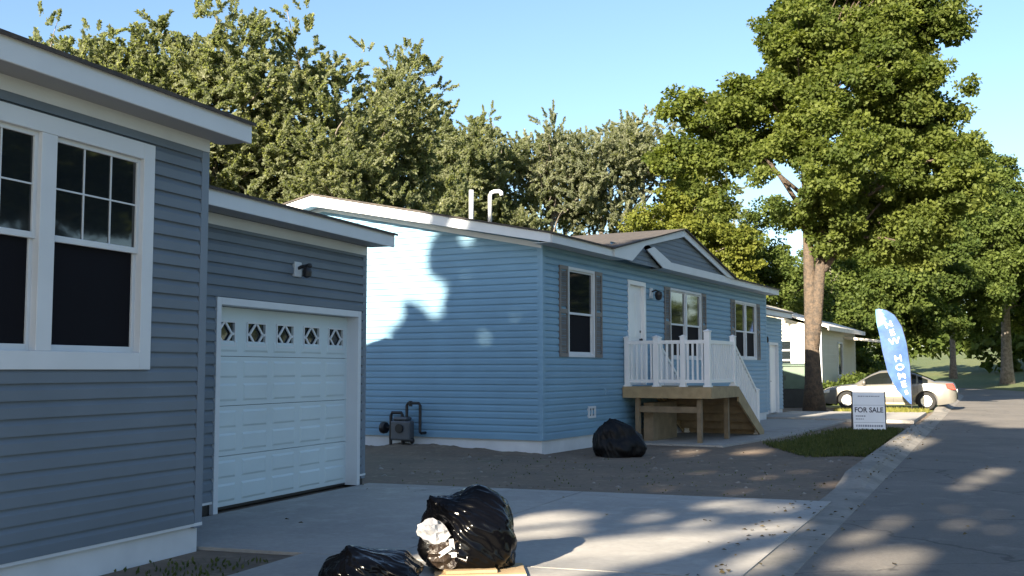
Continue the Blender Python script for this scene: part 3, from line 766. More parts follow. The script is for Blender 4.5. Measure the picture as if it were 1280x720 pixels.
def crown_mesh(name, blobs, n_cl, per, L, W, cr, rng, style='round', shell=.5, tint0=(.0, 1.0), boughs=None, keep=None):
    if boughs:      # (number, radius): first boughs on the envelope, then clumps on the boughs
        nb_, rb = boughs; bc, bd = clump_centres(blobs, nb_, rng, shell)
        rs = rb * rng.uniform(.65, 1.3, nb_); k = rng.choice(nb_, n_cl, p=rs ** 2 / (rs ** 2).sum())
        d = unit(rng.normal(size=(n_cl, 3)) + bd[k] * .45 + np.array([0, 0, .25]))
        c = bc[k] + d * (rs[k] * rng.uniform(0, 1, n_cl) ** .4)[:, None] * np.array([1.05, 1.05, .9])
    else:
        c, d = clump_centres(blobs, n_cl, rng, shell)
    ct = rng.uniform(0, 1, n_cl)
    idx = np.repeat(np.arange(n_cl), per); n = len(idx)
    r1 = rng.normal(size=(n, 3))
    if style == 'spray':
        dirs = unit(d * .75 + np.array([0, 0, .55]) + .55 * rng.normal(size=(n_cl, 3)))
        t = rng.uniform(0, 1, n) ** .8; ln = (cr * rng.uniform(.8, 1.9, n_cl))[idx]
        taper = (1.05 - t)[:, None]
        P = c[idx] + dirs[idx] * (t * ln)[:, None] + unit(r1) * (rng.uniform(0, .30, n) * cr)[:, None] * taper
        A = dirs[idx] * .9 + unit(rng.normal(size=(n, 3))) * .75
        Nn = unit(unit(rng.normal(size=(n, 3))) * .75 + np.array([0, 0, .45]) + d[idx] * .6)
    else:
        s = (cr * rng.uniform(.6, 1.35, n_cl))[idx][:, None]
        P = c[idx] + unit(r1) * s * (rng.uniform(0, 1, n) ** .45)[:, None] * np.array([1, 1, .62])
        A = unit(P - c[idx]) * .7 + unit(rng.normal(size=(n, 3))) * .7 + np.array([0, 0, -.15])
        Nn = unit(unit(rng.normal(size=(n, 3))) * .75 + np.array([0, 0, .55]) + d[idx] * .6)
    if keep is not None:
        m_ = keep(P) & keep(P + unit(A) * L * 1.1) & keep(P + unit(A) * L * .55); P, A, Nn, idx = P[m_], A[m_], Nn[m_], idx[m_]; n = len(idx)
    ti = np.clip(.68 * ct[idx] + .32 * rng.uniform(0, 1, n), 0, 1) * (tint0[1] - tint0[0]) + tint0[0]
    me = leaves_mesh(name, P, A, Nn, L * rng.uniform(.7, 1.3, n), W * rng.uniform(.7, 1.3, n), ti)
    return me, c
def limb_mb(base_h, r0, c, rng, n_limbs, top, lean=(0, 0), flare=1.35, fork=None):
    """trunk with limbs reaching into the crown"""
    mb = MB(); H = top
    pts, rad = [], []
    for i in range(13):
        t = i / 12; z = t * H
        pts.append((lean[0] * t + .05 * math.sin(3 * t + 1) * r0 * 6 * t, lean[1] * t + .05 * math.cos(4 * t) * r0 * 6 * t, z - (.25 if i == 0 else 0)))
        k = r0 * (1 - .85 * t) * (flare if i == 0 else 1 + (flare - 1) * max(0, 1 - z / (r0 * 4)) * .6)
        rad.append(max(.03, k))
    mb.tube(pts, rad, 14)
    order = rng.permutation(len(c))[:n_limbs]
    for j in order:
        e = Vector(c[j]); hz = math.hypot(e.x, e.y)
        z0 = max(base_h * rng.uniform(.95, 1.2), min(e.z - hz * rng.uniform(.5, 1.0), H * .92))
        z0 = max(base_h * .9, min(z0, H * .95)); t0 = z0 / H; i = min(11, int(t0 * 12)); f = t0 * 12 - i
        b = Vector(pts[i]).lerp(Vector(pts[i + 1]), f); rr = r0 * (1 - .85 * t0)
        m = b.lerp(e, .5) + Vector((rng.normal() * .2, rng.normal() * .2, hz * .12))
        L = (e - b).length; r1 = min(rr * .6, .03 + .022 * L)
        seg = [b, b.lerp(m, .5) + Vector((0, 0, .02 * L)), m, m.lerp(e, .55) + Vector((0, 0, .03 * L)), e]
        mb.tube(seg, [r1, r1 * .82, r1 * .6, r1 * .38, .012], 7)
    return mb

LM = {
 'maple': leaf_mat('maple_leaf', (.055, .085, .02), (.145, .175, .04), .56),
 'silver': leaf_mat('silver_leaf', (.15, .178, .10), (.245, .265, .16), .62, (.35, .36, .25)),
 'grey': leaf_mat('grey_leaf', (.155, .18, .115), (.26, .275, .19), .6, (.38, .39, .31)),
 'gold': leaf_mat('golden_leaf', (.08, .11, .02), (.17, .185, .035), .5),
 'dark': leaf_mat('dark_leaf', (.045, .075, .018), (.11, .145, .034), .5),
 'shade': leaf_mat('shade_leaf', (.04, .065, .018), (.09, .11, .03), .12),
}
def tree(name, label, loc, mesh, trunk, lm, bark='bark_grey', rz=0, sc_=(1, 1, 1), group=None, cat='tree'):
    t = thing(name, label, cat, loc, rz, group)
    if mesh.materials: pass
    else: mesh.materials.append(LM[lm])
    o = bpy.data.objects.new('crown', mesh); C.objects.link(o); o.parent = t; o.scale = sc_
    if isinstance(trunk, MB): k = trunk.build('trunk', M[bark], t, smooth=True); k.scale = sc_
    else: k = bpy.data.objects.new('trunk', trunk); C.objects.link(k); k.parent = t; k.scale = sc_
    return t, o, k

# --- the big maple by the parked car
def PX(px, py, Y):      # modelling aid: metres beside / above for a point of the picture at depth Y
    return ((px - 640) / 1350 * Y, 1.47 + (462 - py) / 1350 * Y)
MX, MY = 10.75, 38.6
def mblob(px, py, rx, ry, dy=0, k=1):
    x, z = PX(px, py, MY); s = MY / 1350
    return (x - MX, dy, z, rx * s, min(rx, ry) * s * 1.05, ry * s, k)
mbl = [mblob(1085, 20, 122, 95), mblob(1085, 120, 128, 90), mblob(965, 160, 85, 62, 0, 1.6), mblob(880, 170, 50, 42, 0, 3), mblob(930, 120, 45, 40, 0, 1.6), mblob(1000, 70, 62, 62), mblob(1025, 235, 85, 62, -1.5, 1.3),
       mblob(1150, 215, 75, 75, 0, 1.3), mblob(1160, 90, 46, 60, 0, 1.3), mblob(1166, 28, 36, 42, 0, 1.2), mblob(1120, 285, 75, 45, 0, 1.2), mblob(1082, -25, 70, 60, 0, 1.6), mblob(915, 225, 42, 34, 0, .8), mblob(1075, -90, 95, 70), mblob(1080, 290, 85, 40, 0, 1.2), mblob(1165, 295, 75, 50, .8, 1.3), mblob(985, 262, 50, 36, -.5, 1.2), mblob(1174, 150, 40, 60, 0, 1.2), mblob(1180, 245, 42, 60, .5, 1.2)]
me, c = crown_mesh('maple_crown', mbl, 2700, 105, .14, .06, .36, rng, 'round', .42, boughs=(250, .8))
mk = limb_mb(6.0, .31, c, rng, 75, 12.0, lean=(-.22, .2), flare=1.45)
# second stem splitting from the trunk low down
mk.tube([(.05, -.04, 2.2), (.11, -.08, 3.2), (.21, -.11, 4.4), (.34, -.13, 5.8), (.7, -.15, 8.0), (1.4, -.1, 10.5)], [.17, .2, .2, .17, .12, .05], 12)
mk.tube([(.40, -.15, 5.0), (.85, -.3, 5.7), (1.5, -.4, 6.4), (2.4, -.4, 7.4)], [.12, .10, .07, .03], 8)
tree('maple_tree', 'tall full maple with thick pale brown trunk beside the parked car', (MX, MY, 0), me, mk, 'maple', 'bark')

# --- tall silvery trees behind the houses
S = []
for k in range(3):
    bl = []
    for i in range(9):
        z = rng.uniform(5.5, 15.5); rr = 3.3 * math.sqrt(max(.08, 1 - ((z - 9.5) / 7.6) ** 2)); a = rng.uniform(0, 6.28)
        bl.append((math.cos(a) * rr * .55, math.sin(a) * rr * .55, z, rr * .75, rr * .75, 2.0))
    bl.append((0, 0, 15, 1.3, 1.3, 2.2)); bl.append((0, 0, 10, 3.2, 3.2, 5.2, .5))
    me, c = crown_mesh('silver_crown', bl, 2300, 90, .14, .04, .45, rng, 'spray', .5, boughs=(330, .62))
    tr = limb_mb(3.2, .30, c, rng, 50, 15.0)
    S.append((me, tr))
def bare_copy(me, m):
    n = me.copy(); n.materials.clear(); n.materials.append(LM[m]); return n
G = []
for k in range(3):
    bl = []
    for i in range(9):
        z = rng.uniform(7, 15.8); rr = 3.0 * math.sqrt(max(.1, 1 - ((z - 10.5) / 7.2) ** 2)); a = rng.uniform(0, 6.28)
        bl.append((math.cos(a) * rr * .6, math.sin(a) * rr * .6, z, rr * .65, rr * .65, 1.9))
    bl.append((0, 0, 15.2, 1.0, 1.0, 2.2))
    me, c = crown_mesh('silver_crown', bl, 1150, 85, .15, .043, .5, rng, 'spray', .5, boughs=(150, .68))
    me.materials.append(LM['grey']); G.append(me)
trunk_me = []
def place_silver(k, px, ptop, Y, label, w=1.0, lm='silver', rz=0, cat='tree'):
    x, z = PX(px, ptop, Y); s = z / 17.0
    me = S[k][0] if lm == 'silver' else G[k]
    if len(trunk_me) <= k or trunk_me[k] is None:
        while len(trunk_me) <= k: trunk_me.append(None)
        t, o, kk = tree('silver_tree', label, (x, Y, 0), me, S[k][1], lm, rz=rz, sc_=(s * w, s * w, s), group='tall pale trees behind the houses', cat=cat); trunk_me[k] = kk.data
    else:
        t, o, kk = tree('silver_tree', label, (x, Y, 0), me, trunk_me[k], lm, rz=rz, sc_=(s * w, s * w, s), group='tall pale trees behind the houses', cat=cat)
    return t
place_silver(0, 40, 5, 42, 'feathery pale tree at the far left, rising over the grey house roof', 1.0, rz=.4)
place_silver(1, 150, 22, 44, 'dense yellow-green tree above the middle of the grey house eave', 1.15, rz=1.3)
place_silver(2, 262, 0, 45, 'pointed yellow-green tree above the eave end of the grey house', 1.15, rz=2.2)
place_silver(0, 375, 10, 47, 'tall rounded tree above the garage roof of the grey house', 1.2, rz=3.3)
place_silver(1, 470, 48, 49, 'tree with a ragged right edge over the left end of the blue roof', 1.05, rz=5.0)
place_silver(2, 425, 150, 44, 'lower yellow-green tree between the garage roof and the blue house ridge', 1.2, rz=.9)
place_silver(2, 568, 138, 66, 'lower pale tree right behind the two roof pipes of the blue house', 1.1, rz=4.1)
place_silver(0, 628, 136, 68, 'pointed pale tree just right of the roof pipes of the blue house', .95, rz=1.9)
place_silver(1, 690, 142, 70, 'narrow spiky grey-green tree above the middle of the blue roof', .95, 'grey', rz=2.8)
place_silver(2, 752, 168, 72, 'short grey-green tree left of the front gable peak of the blue house', .95, 'grey', rz=.2)
place_silver(0, 808, 150, 73, 'whitish grey-green tree beside the golden tree behind the front gable', 1.1, 'grey', rz=5.5)
place_silver(1, 865, 190, 76, 'grey-green tree partly hidden by the left boughs of the maple', 1.1, 'grey', rz=4.4)

# --- golden tree and others right of it
def simple_tree(name, label, px, ptop, Y, half, lm, n_cl, per, L, W, cr, zlow=.22, bark='bark_grey', r0=.25, style='round', z0=0, group=None, nb=8, crown_low=None):
    x, z = PX(px, ptop, Y); z -= z0; lo = z * zlow; bl = []
    for i in range(nb):
        t = (i + .5) / nb; zz = lo + (z - lo) * (.12 + .8 * t); rr = half * (1 - abs(2 * t - .8) ** 2 * .5) * .62; a = i * 2.4
        bl.append((math.cos(a) * half * .42 * (1 - t * .6), math.sin(a) * half * .42 * (1 - t * .6), zz, rr, rr, (z - lo) * .16))
    me, c = crown_mesh(name + '_crown', bl, int(n_cl * 2.0), int(per * 1.0), L * .58, W * .58, cr * .66, rng, style, .45, boughs=(int(n_cl * .13), cr * 1.6))
    mk = limb_mb(lo * 1.05, r0, c, rng, 28, z * .85)
    return tree(name, label, (x, Y, z0), me, mk, lm, bark, group=group)
simple_tree('golden_tree', 'yellow-green broad tree behind the front gable of the blue house', 872, 205, 52, 3.6, 'gold', 420, 95, .26, .11, .62, .1)
simple_tree('golden_tree', 'olive green tree between the golden tree and the maple trunk', 955, 262, 56, 3.6, 'dark', 380, 85, .28, .12, .65, .05)
# right-hand trees beyond the street
simple_tree('broadleaf_tree', 'broad dark green tree with hanging boughs behind the flag', 1110, 232, 74, 7.0, 'dark', 520, 95, .40, .17, .85, .12, z0=1.2, nb=10)
simple_tree('broadleaf_tree', 'tall dark green tree on the lawn behind the rear of the car', 1190, 215, 84, 7.6, 'dark', 560, 95, .42, .18, .9, .24, z0=1.0, nb=10)
simple_tree('broadleaf_tree', 'dark green tree with a bare pale trunk at the road edge', 1257, 204, 91, 7.2, 'dark', 560, 95, .42, .18, .9, .30, z0=.35, nb=10, bark='bark_grey', r0=.50)
simple_tree('broadleaf_tree', 'dark green tree crowding the right edge of the photograph', 1335, 225, 88, 6.5, 'dark', 480, 95, .42, .18, .9, .2, z0=1.0, nb=10)
simple_tree('broadleaf_tree', 'bushy green tree behind the white house roof and the maple trunk', 1040, 300, 68, 4.6, 'dark', 380, 90, .36, .15, .75, .05)

# --- trees out of the frame on the left whose shade lies across yard and street
# where the photograph shows sun on the ground (ellipses: centre, two half-axes, in metres) and on the blue gable (outline in its
# own y, z): leaves there are cut out along the sun's direction, shaping gaps for these flecks
SUNFLECKS = [(0.31, 10.19, 0.45, 0.32, 0.04, 0.94), (0.97, 8.86, 1.03, 0.79, 0.08, 0.61), (0.44, 8.09, 0.43, 0.2, 0.03, 0.44), (2.5, 11.58, 0.52, -0.15, 0.1, 0.48), (2.46, 10.14, 0.33, 0.14, 0.11, 0.42), (1.4, 10.78, 0.25, 0.17, 0.06, 0.41), (1.12, 9.62, 0.35, 0.22, 0.05, 0.37), (1.83, 10.45, 0.26, 0.14, 0.05, 0.27), (1.9, 8.39, 0.32, 0.26, 0.15, 0.58), (2.81, 8.39, 0.47, 0.16, 0.19, 0.55), (2.99, 9.53, 0.26, 0.13, 0.12, 0.37), (3.72, 10.62, 0.16, 0.0, 0.14, 0.4), (4.19, 10.24, 0.18, 0.0, 0.15, 0.37), (4.61, 11.45, 0.17, 0.0, 0.13, 0.33), (5.0, 11.26, 0.13, 0.0, 0.14, 0.32), (6.37, 14.79, 0.84, 1.0, 0.52, 1.13), (4.47, 9.94, 0.15, 0.0, 0.11, 0.25), (4.07, 13.88, 0.2, 0.0, 0.18, 0.59), (3.44, 14.89, 0.15, 0.0, 0.16, 0.69), (1.83, 13.51, 0.24, 0.0, 0.06, 0.47), (3.12, 19.3, 0.28, 0.0, 0.19, 1.17), (4.29, 19.49, 0.34, 0.0, 0.22, 0.99), (2.7, 13.16, 0.19, 0.0, 0.09, 0.44), (7.87, 21.34, 0.82, 1.07, 0.64, 1.68), (4.15, 15.7, 0.16, 0.0, 0.13, 0.5), (2.76, 15.7, 0.18, 0.0, 0.09, 0.5), (0.64, 14.57, 0.21, 0.0, 0.02, 0.43), (0.05, 8.6, 0.6, 0, 0, 1.0), (-0.25, 8.45, 0.6, 0, 0, 1.2)]
GABLE_SUN = [[(5.6, 6.6), (1.5, 6.6), (1.5, 5.3), (2.2, 4.6), (2.05, 4.09), (2.38, 3.69), (2.27, 3.3), (1.86, 2.93), (1.88, 2.47), (2.27, 2.36), (2.55, 2.5), (2.65, 2.8), (2.8, 2.9), (2.88, 2.3), (3.2, 2.05), (3.6, 1.8), (5.6, 1.7)],
             [(1.36, 1.84), (.94, 1.82), (.90, 2.14), (1.1, 2.26), (1.34, 2.18)], [(.74, 2.34), (.43, 2.36), (.40, 2.66), (.66, 2.72)], [(1.68, 3.55), (1.2, 3.58), (1.2, 4.1), (1.65, 4.05)], [(1.75, 2.95), (1.35, 3.0), (1.4, 3.35), (1.7, 3.3)]]
def sun_gaps(loc, rz_, scl):
    cz, sz_ = math.cos(rz_), math.sin(rz_)
    d_ = Vector((math.cos(BA), math.sin(BA))); n_ = Vector((-d_.y, d_.x))
    def keep(P):
        X = (P[:, 0] * cz - P[:, 1] * sz_) * scl[0] + loc[0]; Y = (P[:, 0] * sz_ + P[:, 1] * cz) * scl[0] + loc[1]; Z = P[:, 2] * scl[2] + loc[2]
        t = Z / sv.z; gx, gy_ = X - sv.x * t, Y - sv.y * t
        ok = np.ones(len(P), bool)
        for (cx, cy, ux, uy, vx, vy) in SUNFLECKS:
            det = ux * vy - uy * vx; dx, dy_ = gx - cx, gy_ - cy
            a = (dx * vy - dy_ * vx) / det; b = (ux * dy_ - uy * dx) / det; ok &= (a * a + b * b) > 1.3
        # meeting point with the gable plane
        den = sv.x * d_.x + sv.y * d_.y
        tg = ((X - BO.x) * d_.x + (Y - BO.y) * d_.y) / den
        px, py, pz = X - sv.x * tg - BO.x, Y - sv.y * tg - BO.y, Z - sv.z * tg
        yl = px * n_.x + py * n_.y
        yl, pz = yl + .10 * np.sin(pz * 11) + .06 * np.sin(pz * 23 + yl * 9), pz + .10 * np.sin(yl * 12) + .05 * np.sin(yl * 27 + pz * 8)
        for poly in GABLE_SUN:
            ins = np.zeros(len(P), bool)
            for i in range(len(poly)):
                (y1, z1), (y2, z2) = poly[i], poly[i - 1]
                c_ = ((z1 > pz) != (z2 > pz)); ins ^= c_ & (yl < (y2 - y1) * (pz - z1) / (z2 - z1 + 1e-9) + y1)
            ok &= ~(ins & (tg > 0))
        return ok
    return keep
shade_pos = [(-13.6, -6.5, .95, 1.1, 'unseen leafy tree behind the left end of the grey house, casting shade on the blue gable'),
             (-18.0, -3.6, .95, 1.02, 'leafy tree far behind the grey house roof, shading the left part of the blue gable'),
             (-12.4, -9.0, 1.12, 1.09, 'unseen tall leafy tree beside the grey house, casting shade on the dirt yard'),
             (-13.5, -12.6, 1.0, .98, 'unseen leafy tree beyond the grey house, throwing broken shade on the driveway'),
             (-8.6, -15.0, 1.15, 1.08, 'leafy tree behind the viewer, shading the near street'),
             (-5.0, -17.5, 1.0, 1.1, 'leafy tree behind the viewer nearest to the street kerb')]
shared = None
for i, (x, y, s, sz, lb) in enumerate(shade_pos):
    rng_ = np.random.default_rng(100 + i); bl = []
    for q in range(20):
        a = q * 2.4; rr = 3.8 * math.sqrt((q + .5) / 20); bl.append((math.cos(a) * rr, math.sin(a) * rr, rng_.uniform(9.0, 13.4), 1.9, 1.9, 1.25))
    for q in range(3): a = q * 2.0; bl.append((math.cos(a) * 3, math.sin(a) * 3, 9 - rng_.uniform(.8, 1.6), 1.0, 1.0, .5, .8))
    me, c = crown_mesh('shade_crown', bl, 640, 62, .34, .155, .46, rng_, 'round', .5, boughs=(135, .9), keep=sun_gaps((x, y, 0), i * 1.1, (s, s, sz)))
    tr = limb_mb(5.2, .34, c, rng_, 24, 12.5)
    t, o, k = tree('shade_tree', lb, (x, y, 0), me, tr, 'shade', rz=i * 1.1, sc_=(s, s, sz), group='trees outside the frame')
    if i == 0: stm = k.data
rng_ = np.random.default_rng(50)
me, c = crown_mesh('shade_crown', [(math.cos(q * 2.4) * 3.6 * math.sqrt((q + .5) / 18), math.sin(q * 2.4) * 3.6 * math.sqrt((q + .5) / 18), rng_.uniform(9, 13.4), 1.9, 1.9, 1.2) for q in range(18)], 500, 60, .36, .16, .46, rng_, 'round', .5, boughs=(110, .9))
for i, (x, y, s, lb) in enumerate([(25, 20, 1.15, 'leafy tree across the street mirrored in the grey house windows'), (20, 10, 1.1, 'leafy tree across the street, right of the viewer'), (33, 38, 1.0, 'leafy tree across the street mirrored in the porch side windows'), (43, 50, 1.1, 'leafy tree across the street mirrored in the far windows of the blue house')]):
    tree('shade_tree', lb, (x, y, 0), me, stm, 'shade', rz=i * 1.7 + .5, sc_=(s * 1.3, s * 1.3, s * .62), group='trees outside the frame')
# far woods closing the view
bl = []
for i in range(60):
    x = -70 + i * 3.6; y = 128 + 12 * math.sin(i * .7) - (0 if x < 30 else (x - 30) * .22); bl.append((x, y, 4.5 + ground_h(x, y), 4.2, 3.0, 3.6 + 1.4 * math.sin(i * 1.7)))
me, c = crown_mesh('woods', bl, 1700, 45, .75, .32, 1.3, rng, 'round', .45)
me.materials.append(LM['dark']); wo = bpy.data.objects.new('woods', me); C.objects.link(wo)
tag(wo, 'low dark green woods closing the view behind lawn and houses', 'woods', kind='stuff')

gb = thing('shade_box', 'added dull green box with dark base in place of shaded wall, left of the maple trunk', 'box', (10.65, 42.4, 0), R(-20))  # added box in place of a wall shadow; shade put into its dark colours
M['green'] = mat('shade_green', (.075, .12, .085), .6, noise=(3, .12)); M['darkbase'] = mat('dark_base', (.03, .032, .03), .8, noise=(5, .2))
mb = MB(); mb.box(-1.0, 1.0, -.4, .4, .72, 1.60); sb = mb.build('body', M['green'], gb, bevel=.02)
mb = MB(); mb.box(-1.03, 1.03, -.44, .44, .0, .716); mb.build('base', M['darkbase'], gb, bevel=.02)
mb = MB(); mb.prism([(-.48, 1.604), (.46, 1.604), (.46, 1.72), (-.48, 1.64)], 'x', -1.06, 1.06); mb.build('shade_box_top', M['green'], gb, bevel=.01)
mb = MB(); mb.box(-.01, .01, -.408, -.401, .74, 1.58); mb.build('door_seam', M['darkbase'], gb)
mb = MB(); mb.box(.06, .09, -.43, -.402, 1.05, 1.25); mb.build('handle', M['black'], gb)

# ================================================================== grass, weeds
def in_poly(x, y, poly):
    r = False; n = len(poly)
    for i in range(n):
        (x1, y1), (x2, y2) = poly[i], poly[i - 1]
        if (y1 > y) != (y2 > y) and x < (x2 - x1) * (y - y1) / (y2 - y1) + x1: r = not r
    return r
def grass_patch(name, poly, n, hgt, lm, label, edge=.3):
    xs_ = [p[0] for p in poly]; ys_ = [p[1] for p in poly]; P = []
    rr = random.Random(len(name) + n)
    while len(P) < n:
        x, y = rr.uniform(min(xs_), max(xs_)), rr.uniform(min(ys_), max(ys_))
        x2, y2 = x + rr.gauss(0, edge), y + rr.gauss(0, edge)
        if in_poly(x2, y2, poly) and road_dist(x, y) < -3.15 and math.sin(x * 2.1 + y) * math.cos(y * 1.7 - x) > -.75 : P.append((x, y, .0))
    P = np.array(P); n = len(P)
    A = rng.normal(size=(n, 3)) * .38 + np.array([0, 0, 1.0]); Nn = unit(rng.normal(size=(n, 3)) * np.array([1, 1, .2]))
    me = leaves_mesh(name, P, A, Nn, hgt * rng.uniform(.5, 1.3, n), np.full(n, .011), rng.uniform(0, 1, n), .05)
    me.materials.append(LM[lm]); o = bpy.data.objects.new(name, me); C.objects.link(o); tag(o, label, 'grass', kind='stuff'); return o
LM['grass'] = leaf_mat('grass_blade', (.045, .065, .018), (.105, .12, .04), .3)
LM['weed'] = leaf_mat('weed_blade', (.10, .11, .02), (.22, .21, .05), .3)
gp = [(4.9, 20.6), (6.0, 21.8), (7.4, 24.6), (8.6, 26.6), (9.5, 26.3), (7.9, 22.4), (5.95, 18.2), (5.2, 18.2)]
grass_patch('grass', gp, 26000, .09, 'grass', 'short green lawn patch around the for sale sign')
grass_patch('grass', [(11.0, 36.6), (13.3, 38.5), (14.4, 38.2), (14.0, 36.4), (12, 34.9)], 6000, .16, 'weed', 'yellowish weeds beside the maple trunk and the parked car', .4)
grass_patch('grass', [(-2.45, 8.4), (-1.85, 8.45), (-2.6, 6.2), (-3.35, 6.2)], 330, .05, 'grass', 'sparse weeds in the dirt strip along the grey house', .2)
grass_patch('grass', [(-1.5, 13.5), (3.0, 12.3), (4.0, 14.0), (3.0, 17.5), (-.4, 18.3)], 260, .03, 'grass', 'thin dry grass scattered over the dirt yard', .4)

# fallen leaves on yard, driveway, kerb and street
def litter(label, n, region, zf, lm, seed):
    rr = random.Random(seed); P = []
    while len(P) < n:
        x, y = rr.uniform(*region[0]), rr.uniform(*region[1])
        d = road_dist(x, y) + 2.75
        if rr.random() < (1.0 if -.5 < d < .35 else .05): P.append((x, y, zf(x, y, d) + rr.uniform(.002, .012)))
    P = np.array(P); n = len(P)
    A = rng.normal(size=(n, 3)) * np.array([1, 1, .15]); Nn = np.array([0, 0, 1.0]) + rng.normal(size=(n, 3)) * .25
    me = leaves_mesh('fallen_leaves', P, A, Nn, .045 * rng.uniform(.6, 1.3, n), .018 * rng.uniform(.7, 1.2, n), rng.uniform(0, 1, n), .3)
    me.materials.append(LM[lm]); o = bpy.data.objects.new('fallen_leaves', me); C.objects.link(o); tag(o, label, 'leaves', kind='stuff')
LM['litter'] = leaf_mat('dry_leaf', (.07, .05, .025), (.19, .14, .06), .15)
litter('dry leaves scattered over driveway, yard and street edge', 620, ((-3, 12), (7, 30)), lambda x, y, d: .16 if -.35 < d < .25 and y > 13 else (.03 if y < 13.6 and d < 0 else .01), 'litter', 4)

# small stones, twigs on the yard
mb = MB(); rr = random.Random(5)
def pebble(mb, x, y, r):
    n = 6; vs = [(x, y, r * .8)]
    for k in range(n):
        a = 6.283 * k / n; q = r * rr.uniform(.7, 1.2); vs.append((x + math.cos(a) * q, y + math.sin(a) * q, r * rr.uniform(.1, .35)))
    for k in range(n):
        a = 6.283 * k / n; q = r * 1.05; vs.append((x + math.cos(a) * q, y + math.sin(a) * q, 0))
    fs = [(0, 1 + k, 1 + (k + 1) % n) for k in range(n)] + [(1 + k, 1 + n + k, 1 + n + (k + 1) % n, 1 + (k + 1) % n) for k in range(n)]
    mb.add(vs, fs)
yard = [(-1.6, 13.5), (3.2, 12.2), (4.2, 14.6), (6.5, 20.0), (4.0, 20.8), (1.0, 18.2), (-2.6, 20.3)]
k = 0
while k < 120:
    x, y = rr.uniform(-3, 7), rr.uniform(12, 21)
    if in_poly(x, y, yard): pebble(mb, x, y, rr.choice([.012, .018, .025, .04]) * rr.uniform(.7, 1.2)); k += 1
tag(mb.build('gravel', mat('yard_stone', (.22, .20, .175), .9, noise=(6, .3))), 'small stones and clods strewn over the dirt yard', 'gravel', kind='stuff')

# ================================================================== rubbish bags
def bag_mesh(name, rx, ry, rz_, seed, m, parent=None, loc=(0, 0, 0), knot=None, hollow=None, fold=.05, sub=6, lump=.16):
    """a slumped plastic bag: soft bulges, creases running out from the knot, ears at the knot"""
    from mathutils import noise as N
    bm = bmesh.new(); bmesh.ops.create_icosphere(bm, subdivisions=sub, radius=1)
    ax = Vector(knot[0] if knot else (0.1, 0, 1)).normalized(); e1 = ax.orthogonal().normalized(); e2 = ax.cross(e1)
    o = Vector((seed * 7.13, seed * 3.31, seed * 1.7))
    for v in bm.verts:
        p = v.co.copy(); al = math.acos(max(-1, min(1, p.dot(ax)))); ph = math.atan2(p.dot(e2), p.dot(e1))
        k = 1 + lump * N.noise(p * 1.15 + o) + lump * .45 * N.noise(p * 2.3 + o * 1.3)
        cph = Vector((math.cos(ph), math.sin(ph), 0))
        wob = .5 * N.noise(p * 1.7 + o)
        r1 = N.noise(cph * 2.2 * (1 + .2 * al) + Vector((wob, al * .55, seed))); r2 = N.noise(cph * 4.6 + Vector((seed, al * .9 + wob, 3)))
        k += fold * (1 - min(1, abs(r1) * 4.5)) * (1.25 - .25 * al) - fold * .55 * (1 - min(1, abs(r2) * 5)) * (1.3 - .3 * al)
        k += fold * .22 * (1 - min(1, abs(N.noise(p * 3.1 + o)) * 6))
        if knot and al < .5: k += knot[1] * (1 - al / .5) ** 2
        if hollow:
            d = p.dot(Vector(hollow[0]).normalized())
            if d > hollow[1]: k *= 1 - hollow[2] * min(1, (d - hollow[1]) / (1 - hollow[1]) * 2)
        z = p.z * k * rz_; w_ = 1.0 + .14 * max(0, -p.z)
        v.co = (p.x * k * rx * w_, p.y * k * ry * w_, max(-.62 * rz_, z) + .62 * rz_)
    me = bpy.data.meshes.new(name); bm.to_mesh(me); bm.free(); me.materials.append(m)
    me.polygons.foreach_set('use_smooth', [True] * len(me.polygons))
    ob = bpy.data.objects.new(name, me); C.objects.link(ob); ob.parent = parent; ob.location = loc
    return ob
M['bag'] = mat('black_plastic', (.0015, .0015, .002), .16, spec=.2, bump=(3.2, .12, .02))
M['bag_dull'] = mat('dull_black_plastic', (.003, .003, .004), .55, spec=.25, bump=(7, .25, .02))
M['liner'] = mat('white_plastic', (.48, .48, .49), .4, bump=(16, .5, .03))
M['card'] = mat('cardboard', (.46, .33, .18), .85, noise=(5, .1), bump=(20, .2, .003))
M['brownjunk'] = mat('brown_rubbish', (.025, .017, .012), .4, mottle=[(9, (.12, .10, .085), .58, .66)], bump=(18, .8, .04))
def crumple(name, r, seed, m, parent, loc, sub=3, j=.2):
    """a crumpled wad: facets pushed in and out"""
    rr = random.Random(seed); bm = bmesh.new(); bmesh.ops.create_icosphere(bm, subdivisions=sub, radius=1)
    for v in bm.verts:
        k = 1 + rr.uniform(-j, j); v.co = Vector((v.co.x * r[0] * k, v.co.y * r[1] * k, max(-.9, v.co.z * k) * r[2]))
    me = bpy.data.meshes.new(name); bm.to_mesh(me); bm.free(); me.materials.append(m)
    o = bpy.data.objects.new(name, me); C.objects.link(o); o.parent = parent; o.location = loc; return o
b1 = thing('garbage_bag', 'upright bulging black garbage bag spilling white rubbish on the driveway', 'garbage bag', (-.33, 7.98, .035))
bag_mesh('bag_film', .335, .31, .325, 14, M['bag'], b1, (0.03, .0, .02), knot=((-.72, -.2, .72), .34), hollow=((-.75, -.62, -.05), .80, .4), fold=.042, lump=.17)
wl_ = crumple('white_liner', (.115, .08, .085), 5, M['liner'], b1, (-.225, -.15, .265), 3, .24); wl_.rotation_euler = (.2, .5, .3)
crumple('loose_rubbish', (.16, .12, .10), 8, M['brownjunk'], b1, (-.12, -.19, .12), 3, .25)
mb = MB()
